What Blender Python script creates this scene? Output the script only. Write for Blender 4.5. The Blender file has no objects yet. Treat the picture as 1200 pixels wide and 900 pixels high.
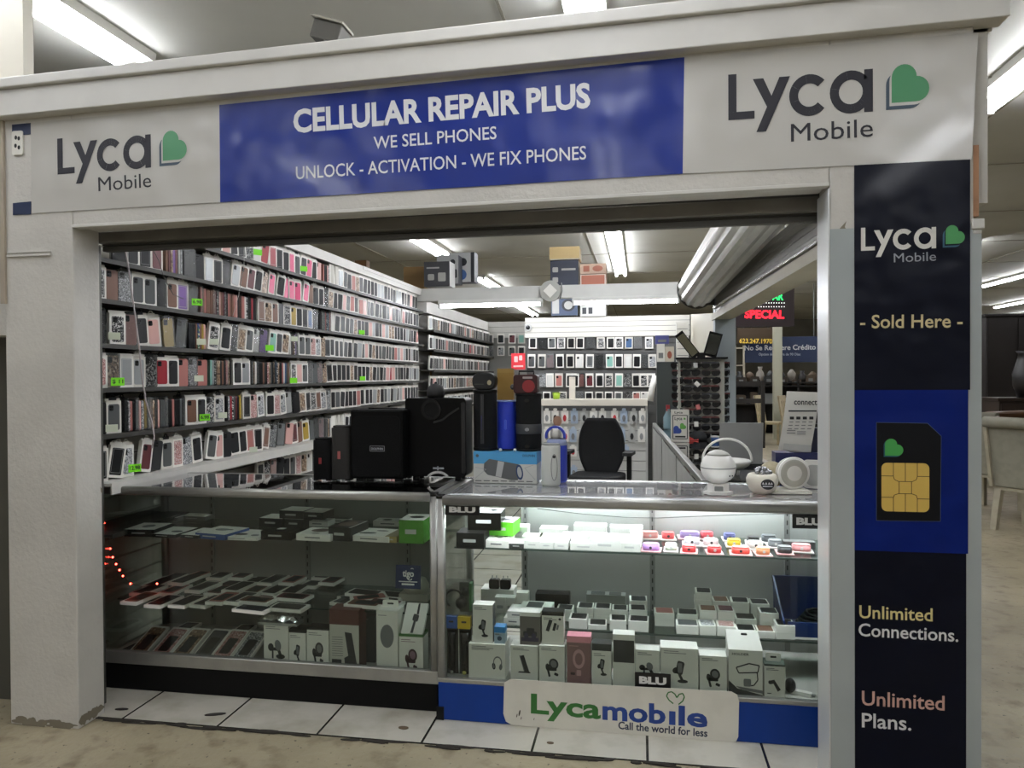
import bpy, math, random
from mathutils import Vector, Matrix
C = bpy.context.scene.collection
R = math.radians
WORLD, EXPO = 0.285, 0.35
PI = math.pi

# ------------------------------------------------------------------ camera (1200x900 frame)
YAW, PITCH, ROLL, FPX, CAMZ = 9.8, 0.6, 0.35, 870.0, 1.47
_y, _p, _r = R(YAW), R(PITCH), R(ROLL)
FW = Vector((-math.sin(_y)*math.cos(_p), math.cos(_y)*math.cos(_p), -math.sin(_p)))
_R0 = Vector((math.cos(_y), math.sin(_y), 0)); _U0 = _R0.cross(FW)
RT = _R0*math.cos(_r) - _U0*math.sin(_r)
UP = _U0*math.cos(_r) + _R0*math.sin(_r)
EYE = Vector((0, 0, CAMZ))
cd = bpy.data.cameras.new('camera'); co = bpy.data.objects.new('camera', cd); C.objects.link(co)
cd.sensor_width = 36; cd.lens = FPX/1200*36; cd.clip_start = .05; cd.clip_end = 200
co.matrix_world = Matrix(((RT.x, UP.x, -FW.x, 0), (RT.y, UP.y, -FW.y, 0), (RT.z, UP.z, -FW.z, CAMZ), (0, 0, 0, 1)))
bpy.context.scene.camera = co

def ray(px, py): return FW + RT*((px-600)/FPX) - UP*((py-450)/FPX)
def at(px, py, ax, v):
    d = ray(px, py); return EYE + d*((v-EYE[ax])/d[ax])
def W(px, py, Y): return at(px, py, 1, Y)      # measure on an upright plane y = Y
def G(px, py, z): return at(px, py, 2, z)      # measure on a level z
def S(px, py, X): return at(px, py, 0, X)      # measure on a side plane x = X

# ------------------------------------------------------------------ materials
def lin(c):
    if isinstance(c, str): c = [int(c[i:i+2], 16) for i in (0, 2, 4)]
    return tuple((v/255/12.92 if v/255 <= .04045 else ((v/255+.055)/1.055)**2.4) for v in c[:3]) + (1,)
_mats = {}
def M(col, rough=.6, metal=0., emit=0., spec=.5, bump=0., bscale=30., noise=0., nscale=4., alpha=1., coat=0., name=None, col2=None, wave=0.):
    key = (str(col), rough, metal, emit, spec, bump, bscale, noise, nscale, alpha, coat, str(col2), wave)
    if key in _mats: return _mats[key]
    m = bpy.data.materials.new(name or 'mat'); m.use_nodes = True
    nt = m.node_tree; p = nt.nodes['Principled BSDF']; N = nt.nodes.new; L = nt.links.new
    p.inputs['Base Color'].default_value = lin(col); p.inputs['Roughness'].default_value = rough
    p.inputs['Metallic'].default_value = metal; p.inputs['Specular IOR Level'].default_value = spec
    if coat: p.inputs['Coat Weight'].default_value = coat; p.inputs['Coat Roughness'].default_value = .08
    if alpha < 1: p.inputs['Alpha'].default_value = alpha
    if emit:
        p.inputs['Emission Color'].default_value = lin(col); p.inputs['Emission Strength'].default_value = emit
    if noise or bump or col2 or wave:
        tc = N('ShaderNodeTexCoord')
    if noise or col2:
        n = N('ShaderNodeTexNoise'); n.inputs['Scale'].default_value = nscale; n.inputs['Detail'].default_value = 6
        L(tc.outputs['Object'], n.inputs['Vector'])
        mx = N('ShaderNodeMix'); mx.data_type = 'RGBA'
        mr = N('ShaderNodeMapRange'); mr.inputs[1].default_value = .42; mr.inputs[2].default_value = .62
        L(n.outputs['Fac'], mr.inputs[0])
        c = lin(col)
        mx.inputs[6].default_value = c
        mx.inputs[7].default_value = lin(col2) if col2 else tuple(v*(1-noise) for v in c[:3]) + (1,)
        L(mr.outputs[0], mx.inputs[0]); L(mx.outputs[2], p.inputs['Base Color'])
    if bump or wave:
        b = N('ShaderNodeBump'); b.inputs['Distance'].default_value = .01 if bump else .05
        b.inputs['Strength'].default_value = bump or wave
        n2 = N('ShaderNodeTexNoise'); n2.inputs['Scale'].default_value = bscale; n2.inputs['Detail'].default_value = 3 if bump else 1
        L(tc.outputs['Object'], n2.inputs['Vector']); L(n2.outputs['Fac'], b.inputs['Height']); L(b.outputs['Normal'], p.inputs['Normal'])
    _mats[key] = m; return m

def glitter(c1, c2, c3, scale=160, rough=.4):
    key = ('gl', c1, c2, c3, scale)
    if key in _mats: return _mats[key]
    m = bpy.data.materials.new('patterned_print'); m.use_nodes = True
    nt = m.node_tree; p = nt.nodes['Principled BSDF']; N = nt.nodes.new; L = nt.links.new
    tc = N('ShaderNodeTexCoord'); v = N('ShaderNodeTexVoronoi'); v.inputs['Scale'].default_value = scale
    L(tc.outputs['Object'], v.inputs['Vector'])
    cr = N('ShaderNodeValToRGB'); cr.color_ramp.interpolation = 'CONSTANT'
    e = cr.color_ramp.elements; e[0].color = lin(c1); e[1].position = .5; e[1].color = lin(c2)
    x = e.new(.78); x.color = lin(c3)
    sp = N('ShaderNodeSeparateColor'); L(v.outputs['Color'], sp.inputs[0]); L(sp.outputs[0], cr.inputs[0])
    L(cr.outputs[0], p.inputs['Base Color']); p.inputs['Roughness'].default_value = rough
    _mats[key] = m; return m

def glass(tint='f4f8f5', refl=1.0, name='glass', ior=1.5, gcol='ffffff', haze=0.):
    key = ('glass', tint, refl, ior, haze)
    if key in _mats: return _mats[key]
    m = bpy.data.materials.new(name); m.use_nodes = True
    nt = m.node_tree; nt.nodes.clear(); N = nt.nodes.new; L = nt.links.new
    o = N('ShaderNodeOutputMaterial'); mx = N('ShaderNodeMixShader'); t = N('ShaderNodeBsdfTransparent'); g = N('ShaderNodeBsdfGlossy')
    t.inputs[0].default_value = lin(tint); g.inputs['Roughness'].default_value = .02; g.inputs[0].default_value = lin(gcol)
    f = N('ShaderNodeFresnel'); f.inputs[0].default_value = ior
    mu = N('ShaderNodeMath'); mu.operation = 'MULTIPLY'; mu.inputs[1].default_value = refl; mu.use_clamp = True
    L(f.outputs[0], mu.inputs[0]); L(mu.outputs[0], mx.inputs[0]); 
    base = t
    if haze:
        base = N('ShaderNodeMixShader'); tl = N('ShaderNodeBsdfTranslucent'); df = N('ShaderNodeBsdfDiffuse'); ad = N('ShaderNodeMixShader'); base.inputs[0].default_value = haze
        L(tl.outputs[0], ad.inputs[1]); L(df.outputs[0], ad.inputs[2]); L(t.outputs[0], base.inputs[1]); L(ad.outputs[0], base.inputs[2])
    L(base.outputs[0], mx.inputs[1]); L(g.outputs[0], mx.inputs[2]); L(mx.outputs[0], o.inputs[0])
    _mats[key] = m; return m

def film(col, a, rough=.15):
    """clear plastic bag: part see-through, part glossy"""
    key = ('film', col, a)
    if key in _mats: return _mats[key]
    m = bpy.data.materials.new('clear_plastic'); m.use_nodes = True
    nt = m.node_tree; p = nt.nodes['Principled BSDF']; N = nt.nodes.new; L = nt.links.new
    p.inputs['Base Color'].default_value = lin(col); p.inputs['Roughness'].default_value = rough; p.inputs['Alpha'].default_value = a
    tc = N('ShaderNodeTexCoord'); n = N('ShaderNodeTexNoise'); n.inputs['Scale'].default_value = 40
    b = N('ShaderNodeBump'); b.inputs['Strength'].default_value = .6; b.inputs['Distance'].default_value = .01
    L(tc.outputs['Object'], n.inputs['Vector']); L(n.outputs['Fac'], b.inputs['Height']); L(b.outputs['Normal'], p.inputs['Normal'])
    _mats[key] = m; return m

# ------------------------------------------------------------------ mesh builder
class B:
    def __init__(s): s.v = []; s.f = []; s.m = []; s.s = []
    def add(s, vs, fs, mi=0, sm=False):
        o = len(s.v); s.v += [tuple(v) for v in vs]
        for k, f in enumerate(fs):
            s.f.append([o+i for i in f]); s.m.append(mi); s.s.append(sm[k] if isinstance(sm, list) else sm)
        return s
    def box(s, x0, y0, z0, x1, y1, z1, mi=0):
        vs = [(x, y, z) for z in (z0, z1) for y in (y0, y1) for x in (x0, x1)]
        return s.add(vs, [(0, 2, 3, 1), (4, 5, 7, 6), (0, 1, 5, 4), (2, 6, 7, 3), (0, 4, 6, 2), (1, 3, 7, 5)], mi)
    def hexa(s, p, mi=0):
        """eight corners: bottom ring of four (counter-clockwise from above), top ring of four"""
        return s.add(p, [(3, 2, 1, 0), (4, 5, 6, 7), (0, 1, 5, 4), (1, 2, 6, 5), (2, 3, 7, 6), (3, 0, 4, 7)], mi)
    def prism(s, poly, ax, a, b, mi=0, sm=False):
        """polygon in the plane across axis ax, extruded from a to b. ax y: poly is (x,z); ax x: (y,z); ax z: (x,y)"""
        n = len(poly)
        def P(q, t): return (t, q[0], q[1]) if ax == 'x' else ((q[0], t, q[1]) if ax == 'y' else (q[0], q[1], t))
        vs = [P(q, a) for q in poly] + [P(q, b) for q in poly]
        fs = [tuple(range(n))[::-1], tuple(range(n, 2*n))] + [(i, (i+1) % n, n+(i+1) % n, n+i) for i in range(n)]
        if ax == 'y': fs = [f[::-1] for f in fs]
        return s.add(vs, fs, mi, [False, False] + [sm]*n)
    def flat(s, poly, y=0., mi=0):
        """flat print facing -y"""
        a = sum(poly[i][0]*poly[(i+1) % len(poly)][1]-poly[(i+1) % len(poly)][0]*poly[i][1] for i in range(len(poly)))
        if a < 0: poly = poly[::-1]
        return s.add([(q[0], y, q[1]) for q in poly], [tuple(range(len(poly)))], mi)
    def cyl(s, p0, p1, r0, r1=None, n=16, mi=0, cap=True):
        r1 = r0 if r1 is None else r1
        p0, p1 = Vector(p0), Vector(p1); d = (p1-p0).normalized()
        a = d.orthogonal().normalized(); b = d.cross(a)
        vs = [p0+(a*math.cos(2*PI*i/n)+b*math.sin(2*PI*i/n))*r0 for i in range(n)] + [p1+(a*math.cos(2*PI*i/n)+b*math.sin(2*PI*i/n))*r1 for i in range(n)]
        fs = [(i, (i+1) % n, n+(i+1) % n, n+i) for i in range(n)]; sm = [True]*n
        if cap: fs += [tuple(range(n))[::-1], tuple(range(n, 2*n))]; sm += [False, False]
        return s.add(vs, fs, mi, sm)
    def tube(s, pts, r, n=8, mi=0):
        pts = [Vector(p) for p in pts]; vs = []; a = None
        for i, p in enumerate(pts):
            d = (pts[min(i+1, len(pts)-1)]-pts[max(i-1, 0)]).normalized()
            if a is None: a = d.orthogonal().normalized()
            a = (a-d*a.dot(d)).normalized(); b = d.cross(a)
            vs += [p+(a*math.cos(2*PI*k/n)+b*math.sin(2*PI*k/n))*r for k in range(n)]
        fs = [(i*n+k, i*n+(k+1) % n, (i+1)*n+(k+1) % n, (i+1)*n+k) for i in range(len(pts)-1) for k in range(n)]
        sm = [True]*len(fs); e = (len(pts)-1)*n
        fs += [tuple(range(n))[::-1], tuple(range(e, e+n))]; sm += [False, False]
        return s.add(vs, fs, mi, sm)
    def lathe(s, prof, c=(0, 0, 0), n=24, mi=0, sm=True):
        vs = [(c[0]+r*math.cos(2*PI*i/n), c[1]+r*math.sin(2*PI*i/n), c[2]+z) for r, z in prof for i in range(n)]
        fs = [(j*n+i, j*n+(i+1) % n, (j+1)*n+(i+1) % n, (j+1)*n+i) for j in range(len(prof)-1) for i in range(n)]
        fl = [sm]*len(fs)
        if prof[0][0] > 1e-6: fs.append(tuple(range(n))[::-1]); fl.append(False)
        e = (len(prof)-1)*n
        if prof[-1][0] > 1e-6: fs.append(tuple(range(e, e+n))); fl.append(False)
        return s.add(vs, fs, mi, fl)
    def ball(s, c, rx, rz=None, n=20, mi=0):
        rz = rz or rx
        return s.lathe([(max(rx*math.cos(t), 1e-5), rz*math.sin(t)) for t in [(-PI/2+PI*k/12) for k in range(13)]], c, n, mi)
    def xf(s, m):
        s.v = [tuple(m @ Vector(v)) for v in s.v]; return s
    def mesh(s, name):
        me = bpy.data.meshes.new(name); me.from_pydata(s.v, [], s.f)
        me.polygons.foreach_set('material_index', s.m); me.polygons.foreach_set('use_smooth', s.s); me.update(); return me
    def obj(s, name, mats, parent=None, loc=(0, 0, 0), rz=0., bev=0.):
        me = s.mesh(name)
        for m in (mats if isinstance(mats, (list, tuple)) else [mats]): me.materials.append(m)
        return link(name, me, parent, loc, rz, bev)

def link(name, me, parent=None, loc=(0, 0, 0), rz=0., bev=0., rx=0., ry=0.):
    o = bpy.data.objects.new(name, me); C.objects.link(o); o.location = loc; o.rotation_euler = (rx, ry, rz); o.parent = parent
    if bev:
        b = o.modifiers.new('bevel', 'BEVEL'); b.width = bev; b.segments = 3; b.limit_method = 'ANGLE'; b.angle_limit = R(50)
    return o
def tag(o, label, cat, group=None, kind=None):
    if label: o['label'] = label
    if cat: o['category'] = cat
    if group: o['group'] = group
    if kind: o['kind'] = kind
    return o
def thing(name, label, cat, loc=(0, 0, 0), rz=0., group=None, rx=0., ry=0.):
    o = bpy.data.objects.new(name, None); C.objects.link(o); o.empty_display_size = .05
    o.location = loc; o.rotation_euler = (rx, ry, rz); return tag(o, label, cat, group)
def structure(o): o['kind'] = 'structure'; return o

def rrect(x0, z0, x1, z1, r, n=5):
    r = min(r, abs(x1-x0)/2-1e-6, abs(z1-z0)/2-1e-6); out = []
    for cx, cz, a in ((x1-r, z0+r, -90), (x1-r, z1-r, 0), (x0+r, z1-r, 90), (x0+r, z0+r, 180)):
        out += [(cx+r*math.cos(R(a+90*k/n)), cz+r*math.sin(R(a+90*k/n))) for k in range(n+1)]
    return out
def ell(cx, cz, rx, rz, rot=0., n=22):
    c, s_ = math.cos(R(rot)), math.sin(R(rot))
    return [(cx+rx*math.cos(2*PI*k/n)*c-rz*math.sin(2*PI*k/n)*s_, cz+rx*math.cos(2*PI*k/n)*s_+rz*math.sin(2*PI*k/n)*c) for k in range(n)]
def rot2(poly, cx, cz, deg):
    c, s_ = math.cos(R(deg)), math.sin(R(deg))
    return [(cx+(x-cx)*c-(z-cz)*s_, cz+(x-cx)*s_+(z-cz)*c) for x, z in poly]
def ribbon(pts, w):
    """list of quads following a polyline"""
    out = []
    for (x0, z0), (x1, z1) in zip(pts, pts[1:]):
        d = math.hypot(x1-x0, z1-z0) or 1; nx, nz = -(z1-z0)/d*w/2, (x1-x0)/d*w/2
        out.append([(x0+nx, z0+nz), (x0-nx, z0-nz), (x1-nx, z1-nz), (x1+nx, z1+nz)])
    return out
def arcband(cx, cz, ro, ri, a0, a1, n=28):
    out = []
    for k in range(n):
        t0, t1 = R(a0+(a1-a0)*k/n), R(a0+(a1-a0)*(k+1)/n)
        out.append([(cx+ri*math.cos(t0), cz+ri*math.sin(t0)), (cx+ro*math.cos(t0), cz+ro*math.sin(t0)), (cx+ro*math.cos(t1), cz+ro*math.sin(t1)), (cx+ri*math.cos(t1), cz+ri*math.sin(t1))])
    return out
def heart(x, z, s):
    """heart lying on its point: square corner bottom left, lobes up and right"""
    out = [(0, 0), (.62, 0)]
    out += [(.62+.31*math.sin(t), .31-.31*math.cos(t)) for t in [PI*k/12 for k in range(1, 13)]]
    out += [(.31+.31*math.cos(t), .62+.31*math.sin(t)) for t in [PI*k/12 for k in range(1, 13)]]
    return [(x+a*s, z+b*s) for a, b in out]

# ------------------------------------------------------------------ lettering
_fc = {}
def font_polys(body, bold=0.):
    k = (body, bold)
    if k not in _fc:
        c = bpy.data.curves.new('lettering', 'FONT'); c.body = body; c.offset = bold; c.resolution_u = 3
        o = bpy.data.objects.new('lettering', c); me = o.to_mesh()
        vs = [(v.co.x, v.co.y) for v in me.vertices]; fs = [tuple(p.vertices) for p in me.polygons]
        o.to_mesh_clear(); bpy.data.objects.remove(o); bpy.data.curves.remove(c)
        _fc[k] = (vs, fs)
    return _fc[k]
def text(b, body, x0, z0, x1, z1, cap, y=0., mi=0, bold=0.):
    """lettering on b: baseline from (x0,z0) to (x1,z1), capitals cap high, facing -y"""
    vs, fs = font_polys(body, bold)
    mn = min(v[0] for v in vs); mx = max(v[0] for v in vs)
    L = math.hypot(x1-x0, z1-z0); ux, uz = (x1-x0)/L, (z1-z0)/L; sx = L/(mx-mn); sz = cap/.73
    out = [(x0+ux*(v[0]-mn)*sx-uz*v[1]*sz, y, z0+uz*(v[0]-mn)*sx+ux*v[1]*sz) for v in vs]
    return b.add(out, fs, mi)
def text_px(b, body, p0, p1, cap_px, Y, mi=0, bold=0.):
    a, c = W(p0[0], p0[1], Y), W(p1[0], p1[1], Y)
    h = W(p0[0], p0[1]-cap_px, Y).z - a.z
    return text(b, body, a.x, a.z, c.x, c.z, h, Y, mi, bold)
def polys(b, ps, o, u, v, y, mi=0, dy=.00012):
    """unit polygons placed on a y-plane: origin o=(x,z), unit axes u, v"""
    for k, p in enumerate(ps): b.flat([(o[0]+u[0]*x+v[0]*z, o[1]+u[1]*x+v[1]*z) for x, z in p], y-dy*(k % 5), mi)
    return b
LYCA = ([[(0, 0), (.60, 0), (.60, .17), (0, .17)], [(0, .17), (.19, .17), (.19, 1), (0, 1)]]
        + [[(.56, .86), (.80, .86), (1.08, .26), (.97, .06)], [(1.16, .86), (1.40, .86), (.86, -.30), (.64, -.30)]]
        + arcband(1.83, .42, .45, .25, 42, 318) + arcband(2.74, .42, .46, .26, 0, 360) + [[(3.03, -.03), (3.22, -.03), (3.22, .88), (3.03, .88)]])
def lyca_logo(p0, p1, cap_px, Y, mats, parent, kind='dark'):
    """p0,p1: baseline pixels of L's left and a's right edge"""
    a, c = W(p0[0], p0[1], Y), W(p1[0], p1[1], Y); h = W(p0[0], p0[1]-cap_px, Y).z-a.z
    u = ((c.x-a.x)/3.22, (c.z-a.z)/3.22); v = (0, h)
    b = polys(B(), LYCA, (a.x, a.z), u, v, Y); b.obj('lettering', mats[0], parent)
    b = B(); k = 3.22
    q = lambda x, z: (a.x+u[0]*x, a.z+u[1]*x+h*z)
    m0, m1 = q(1.42, -.56), q(3.22, -.56)
    text(b, 'Mobile', m0[0], m0[1], m1[0], m1[1], h*.41, Y, 0, 0.); b.obj('lettering', mats[1], parent)
    polys(B(), [heart(3.50, -.02, .84)], (a.x, a.z), u, v, Y).obj('heart_shadow', mats[3], parent)
    polys(B(), [heart(3.575, .055, .86)], (a.x, a.z), u, v, Y-.0004).obj('heart_outline', mats[4], parent)
    polys(B(), [heart(3.62, .12, .86)], (a.x, a.z), u, v, Y-.0008).obj('heart', mats[2], parent)
def ordn(n): return '%d%s' % (n, 'th' if 10 <= n % 100 <= 20 else {1: 'st', 2: 'nd', 3: 'rd'}.get(n % 10, 'th'))
WORDN = ['first', 'second', 'third', 'fourth', 'fifth', 'sixth', 'seventh', 'eighth', 'ninth', 'tenth']
# ------------------------------------------------------------------ shared looks
YW = 2.74                                       # face of the shop front
WHITE = M('c6c3bc', .55, noise=.10, nscale=3.5, bump=.25, bscale=60, name='painted_wall')
WHITE2 = M('cbc9c3', .5, noise=.06, nscale=5, name='painted_trim')
ALU = M('a9a9a4', .38, metal=.75, noise=.12, nscale=9, name='aluminium')
ALUD = M('55554f', .45, metal=.6, name='dark_aluminium')
BLACK = M('080808', .55, spec=.25, name='black_plastic'); BLACKG = M('060606', .25, spec=.35, name='black_gloss')
GREYD = M('3a3b3a', .6, name='dark_grey'); GREYM = M('7e807e', .6, name='mid_grey'); GREYL = M('b4b5b2', .55, name='light_grey')
CARD = M('e9e7e0', .5, name='white_card'); CARDW = M('ebe9e2', .45, name='bright_white_card')
INK = M('1c1d1f', .5, name='black_ink'); INKG = M('77787a', .5, name='grey_ink'); NAVY = M('0e1428', .35, name='navy_print')
KRAFT = M('a98a58', .7, name='kraft_card')
GREEN = M('5fd01e', .45, name='green_card'); RED = M('b3262d', .5, name='red_print')
GLASS = glass('f3f7f4', .55); GLASSTOP = glass('eef3f0', 1.35, 'glass_top', 1.6); GLARETOP = glass("f2f5f3", 1.2, "glare_glass_top", 1.55, haze=.60); SHELFGLASS = glass('dfe8e4', .8, 'shelf_glass')  # right counter top: white haze mixed into the glass stands in for glare
TUBE = M('f4f7ff', .4, emit=38., name='fluorescent_tube')

# concrete floor of the mall and white tiles of the shop
def floor_mats():
    m = bpy.data.materials.new('worn_concrete'); m.use_nodes = True
    nt = m.node_tree; p = nt.nodes['Principled BSDF']; N = nt.nodes.new; L = nt.links.new
    tc = N('ShaderNodeTexCoord')
    def noise(sc, a, b, det=8):
        n = N('ShaderNodeTexNoise'); n.inputs['Scale'].default_value = sc; n.inputs['Detail'].default_value = det
        L(tc.outputs['Object'], n.inputs['Vector']); r = N('ShaderNodeMapRange'); r.inputs[1].default_value = a; r.inputs[2].default_value = b
        L(n.outputs['Fac'], r.inputs[0]); return r.outputs[0]
    def mix(f, a, c2):
        x = N('ShaderNodeMix'); x.data_type = 'RGBA'; L(f, x.inputs[0])
        if isinstance(a, tuple): x.inputs[6].default_value = a
        else: L(a, x.inputs[6])
        x.inputs[7].default_value = c2; return x.outputs[2]
    c = mix(noise(1.6, .4, .65), lin('a1977f'), lin('898069'))
    c = mix(noise(9, .52, .72), c, lin('766b56'))
    c = mix(noise(38, .66, .72, 3), c, lin('4a4336'))
    L(c, p.inputs['Base Color']); p.inputs['Roughness'].default_value = .42
    b = N('ShaderNodeBump'); b.inputs['Strength'].default_value = .2; b.inputs['Distance'].default_value = .01; L(noise(24, .3, .7), b.inputs['Height']); L(b.outputs[0], p.inputs['Normal'])
    t = bpy.data.materials.new('white_floor_tile'); t.use_nodes = True
    nt = t.node_tree; p = nt.nodes['Principled BSDF']; N = nt.nodes.new; L = nt.links.new
    tc = N('ShaderNodeTexCoord'); sx = N('ShaderNodeSeparateXYZ'); L(tc.outputs['Object'], sx.inputs[0])
    def joint(out, off, pitch):
        a = N('ShaderNodeMath'); a.operation = 'ADD'; a.inputs[1].default_value = off; L(out, a.inputs[0])
        d = N('ShaderNodeMath'); d.operation = 'DIVIDE'; d.inputs[1].default_value = pitch; L(a.outputs[0], d.inputs[0])
        f = N('ShaderNodeMath'); f.operation = 'FRACT'; L(d.outputs[0], f.inputs[0])
        s_ = N('ShaderNodeMath'); s_.operation = 'SUBTRACT'; s_.inputs[1].default_value = .5; L(f.outputs[0], s_.inputs[0])
        ab = N('ShaderNodeMath'); ab.operation = 'ABSOLUTE'; L(s_.outputs[0], ab.inputs[0])
        g = N('ShaderNodeMath'); g.operation = 'GREATER_THAN'; g.inputs[1].default_value = .5-.005/pitch; L(ab.outputs[0], g.inputs[0]); return g.outputs[0]
    mx = N('ShaderNodeMath'); mx.operation = 'MAXIMUM'; L(joint(sx.outputs[0], 2.207+.4457*20, .4457), mx.inputs[0]); L(joint(sx.outputs[1], -2.85+.4457*20, .4457), mx.inputs[1])
    n = N('ShaderNodeTexNoise'); n.inputs['Scale'].default_value = 5; n.inputs['Detail'].default_value = 6; L(tc.outputs['Object'], n.inputs['Vector'])
    r = N('ShaderNodeMapRange'); r.inputs[1].default_value = .45; r.inputs[2].default_value = .75; L(n.outputs['Fac'], r.inputs[0])
    m1 = N('ShaderNodeMix'); m1.data_type = 'RGBA'; m1.inputs[6].default_value = lin('c6c2b6'); m1.inputs[7].default_value = lin('a9a393'); L(r.outputs[0], m1.inputs[0])
    m2 = N('ShaderNodeMix'); m2.data_type = 'RGBA'; m2.inputs[7].default_value = lin('25231f'); L(mx.outputs[0], m2.inputs[0]); L(m1.outputs[2], m2.inputs[6])
    L(m2.outputs[2], p.inputs['Base Color']); p.inputs['Roughness'].default_value = .25
    return m, t
CONC, TILE = floor_mats()
structure(B().box(-12, -4, -.1, 16, 36, 0).obj('floor', CONC))
structure(B().box(-2.7, 2.85, -.02, 1.1, 12.2, .004).obj('floor_tiles', TILE))
# chipped dark edge and scuffs along the tile edge
rnd = random.Random(3)
b = B()
for k in range(60):
    x = -2.3+2.95*rnd.random(); w = .02+.07*rnd.random(); y = 2.846-.018*rnd.random()
    b.prism(ell(x, y, w, .004+.008*rnd.random(), rnd.uniform(-6, 6), 9), 'z', .0005+.00003*k, .0025+.00008*k)
o = b.obj('edge_grime', M('2b2620', .9)); tag(o, 'dark grime along the front edge of the white tiles', 'grime', None, 'stuff')
for x, y, w, h, a, nm, lb in ((-1.83, 2.95, .045, .012, 20, 'dark_scrap', 'small dark scrap lying on white tile before the black plinth'), (-2.27, 2.93, .03, .01, 10, 'dark_scrap', 'small dark scrap on the tile at the left post'),
                              (-.98, 2.96, .022, .012, 0, 'brown_scrap', 'brown scrap on the white tile below counter joint'), (-.36, 2.93, .014, .008, 0, 'brown_scrap', 'small brown speck on the tile below the white sign')):
    tag(B().prism(ell(x, y, w, h, a, 12), 'z', .0045, .0075).obj(nm, M('241f1a' if nm[0] == 'd' else '5a4a36', .8)), lb, 'scrap')

# mall shell
CEIL = M('c4c3ba', .8, noise=.12, nscale=.8, name='ceiling_board')
b = B().box(-12, -4, 3.6, 16, 36, 3.7)
for x in (-8.1, -4.45, -.8, 2.85, 6.5): b.box(x, -4, 3.592, x+.018, 36, 3.6, 1)
for y in (1.0, 3.4, 5.85, 8.3, 10.7, 13.1, 15.6, 18, 20.4, 25): b.box(-12, y, 3.592, 16, y+.018, 3.6, 1)
structure(b.obj('ceiling', [CEIL, M('8d897b', .8)]))
structure(B().box(-12, 30, 0, 16, 30.2, 3.6).obj('wall_back', M('6a6556', .8, noise=.3, nscale=1)))
structure(B().box(-9.2, -4, 0, -9, 30, 3.6).obj('wall_left', M('5d5948', .8, noise=.2, nscale=1)))
structure(B().box(14, -4, 0, 14.2, 30, 3.6).obj('wall_right', M('6a6556', .8, noise=.3, nscale=1)))

# ceiling fluorescent fixtures, rows run into the depth
def ceiling_light(x, y0, y1, label):
    hw = .13 if x < 4 else .07
    t = thing('ceiling_light', label, 'ceiling light', (x, (y0+y1)/2, 3.6), 0, 'mall ceiling fluorescents'); h = (y1-y0)/2
    b = B(); b.hexa([(-hw+.01, -h, -.055), (hw-.01, -h, -.055), (hw-.01, h, -.055), (-hw+.01, h, -.055), (-hw, -h, 0), (hw, -h, 0), (hw, h, 0), (-hw, h, 0)])
    b.obj('housing', M('c9c7bd', .45), t)
    ox = hw-.045
    for sx in (-1, 1):
        B().cyl((sx*ox, -h+.03, -.082), (sx*ox, h-.03, -.082), .019, n=10).obj('fluorescent_tube', TUBE, t)
        e = B()
        for yy in (-h, h-.035): e.box(sx*ox-.022, yy, -.106, sx*ox+.022, yy+.035, -.04)
        e.obj('tube_socket', M('d8d6cc', .5), t)
    return t
fx = [(-3.25, .8, 4.43, 'twin-tube ceiling light above the left end of the white cornice'), (-.30, .6, 4.28, 'twin-tube ceiling light peeking over the cornice above the blue banner'),
      (2.62, 3.2, 6.4, 'twin-tube ceiling light right of the cornice end, cut by the photo edge'),
      (-.38, 10.3, 15.4, 'ceiling light seen above the kraft-topped carton, inside the shop'), (-3.28, 10.5, 12.3, 'ceiling light beyond the shelf wall, left of the black cartons on the beam'),
      (-3.3, 15.2, 18.2, 'far ceiling light seen right of the black cartons on the beam'), (-3.5, 21, 25, 'farthest ceiling light seen under the beam near the deep wall'),
      (5.25, 12.8, 16.4, 'mall ceiling light just right of the dark banner edge'), (8.0, 14.0, 19.2, 'uppermost long mall light right of the dark banner'),
      (10.95, 18.5, 25.5, 'second long mall light right of the dark banner'), (13.3, 26.2, 29.5, 'short far mall light above the dark furniture'),
      (2.62, 9.0, 12.8, 'mall ceiling light right of the glowing sign'), (2.62, 16.5, 21.5, 'lower mall ceiling light above the navy credit banner')]
for a in fx: ceiling_light(*a)
ceiling_light(-.30, 5.2, 8.6, 'unseen ceiling light added over the shop, hidden above the cornice')  # extra fixture out of sight, put in to brighten the shop inside
for x in (-3.25, -.3, 2.62, 5.3):                        # the same rows run on behind the viewer
    ceiling_light(x, -3.6, -1.0, 'ceiling light of the row running on above the walkway')

# ------------------------------------------------------------------ shop front
xl, xi, xp, xr = -2.653, -2.325, .652, 1.112
b = B()
b.box(xl, YW, 0, xi, 2.895, 2.62)                        # left post
b.box(xp, YW, 0, xr, 2.895, 2.64)                    # right pier
b.hexa([(xi, YW, 2.108), (xp, YW, 2.134), (xp, 2.895, 2.134), (xi, 2.895, 2.108), (xi, YW, 2.62), (xp, YW, 2.64), (xp, 2.895, 2.64), (xi, 2.895, 2.62)])
structure(b.obj('wall_front', WHITE, None, bev=.006))
DIRT = M('7b7464', .9)
b = B(); 
for k in range(26):
    x = rnd.uniform(xl+.02, xi-.02); b.flat(ell(x, rnd.uniform(.0, .03), rnd.uniform(.01, .04), rnd.uniform(.004, .016), 0, 9), YW-.0008-.0001*k)
for k in range(9):
    y = rnd.uniform(YW+.02, 2.87); b.add([(xi+.0008+.0001*k, y+.03*math.cos(t), .03+.03*math.sin(t)*rnd.random()) for t in [2*PI*q/9 for q in range(9)]], [tuple(range(9))])
b.add([(xi+.0009, 2.882, 1.0), (xi+.0009, 2.893, .985), (xi+.0009, 2.893, .965), (xi+.0009, 2.885, .975)], [(0, 1, 2, 3)])
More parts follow.
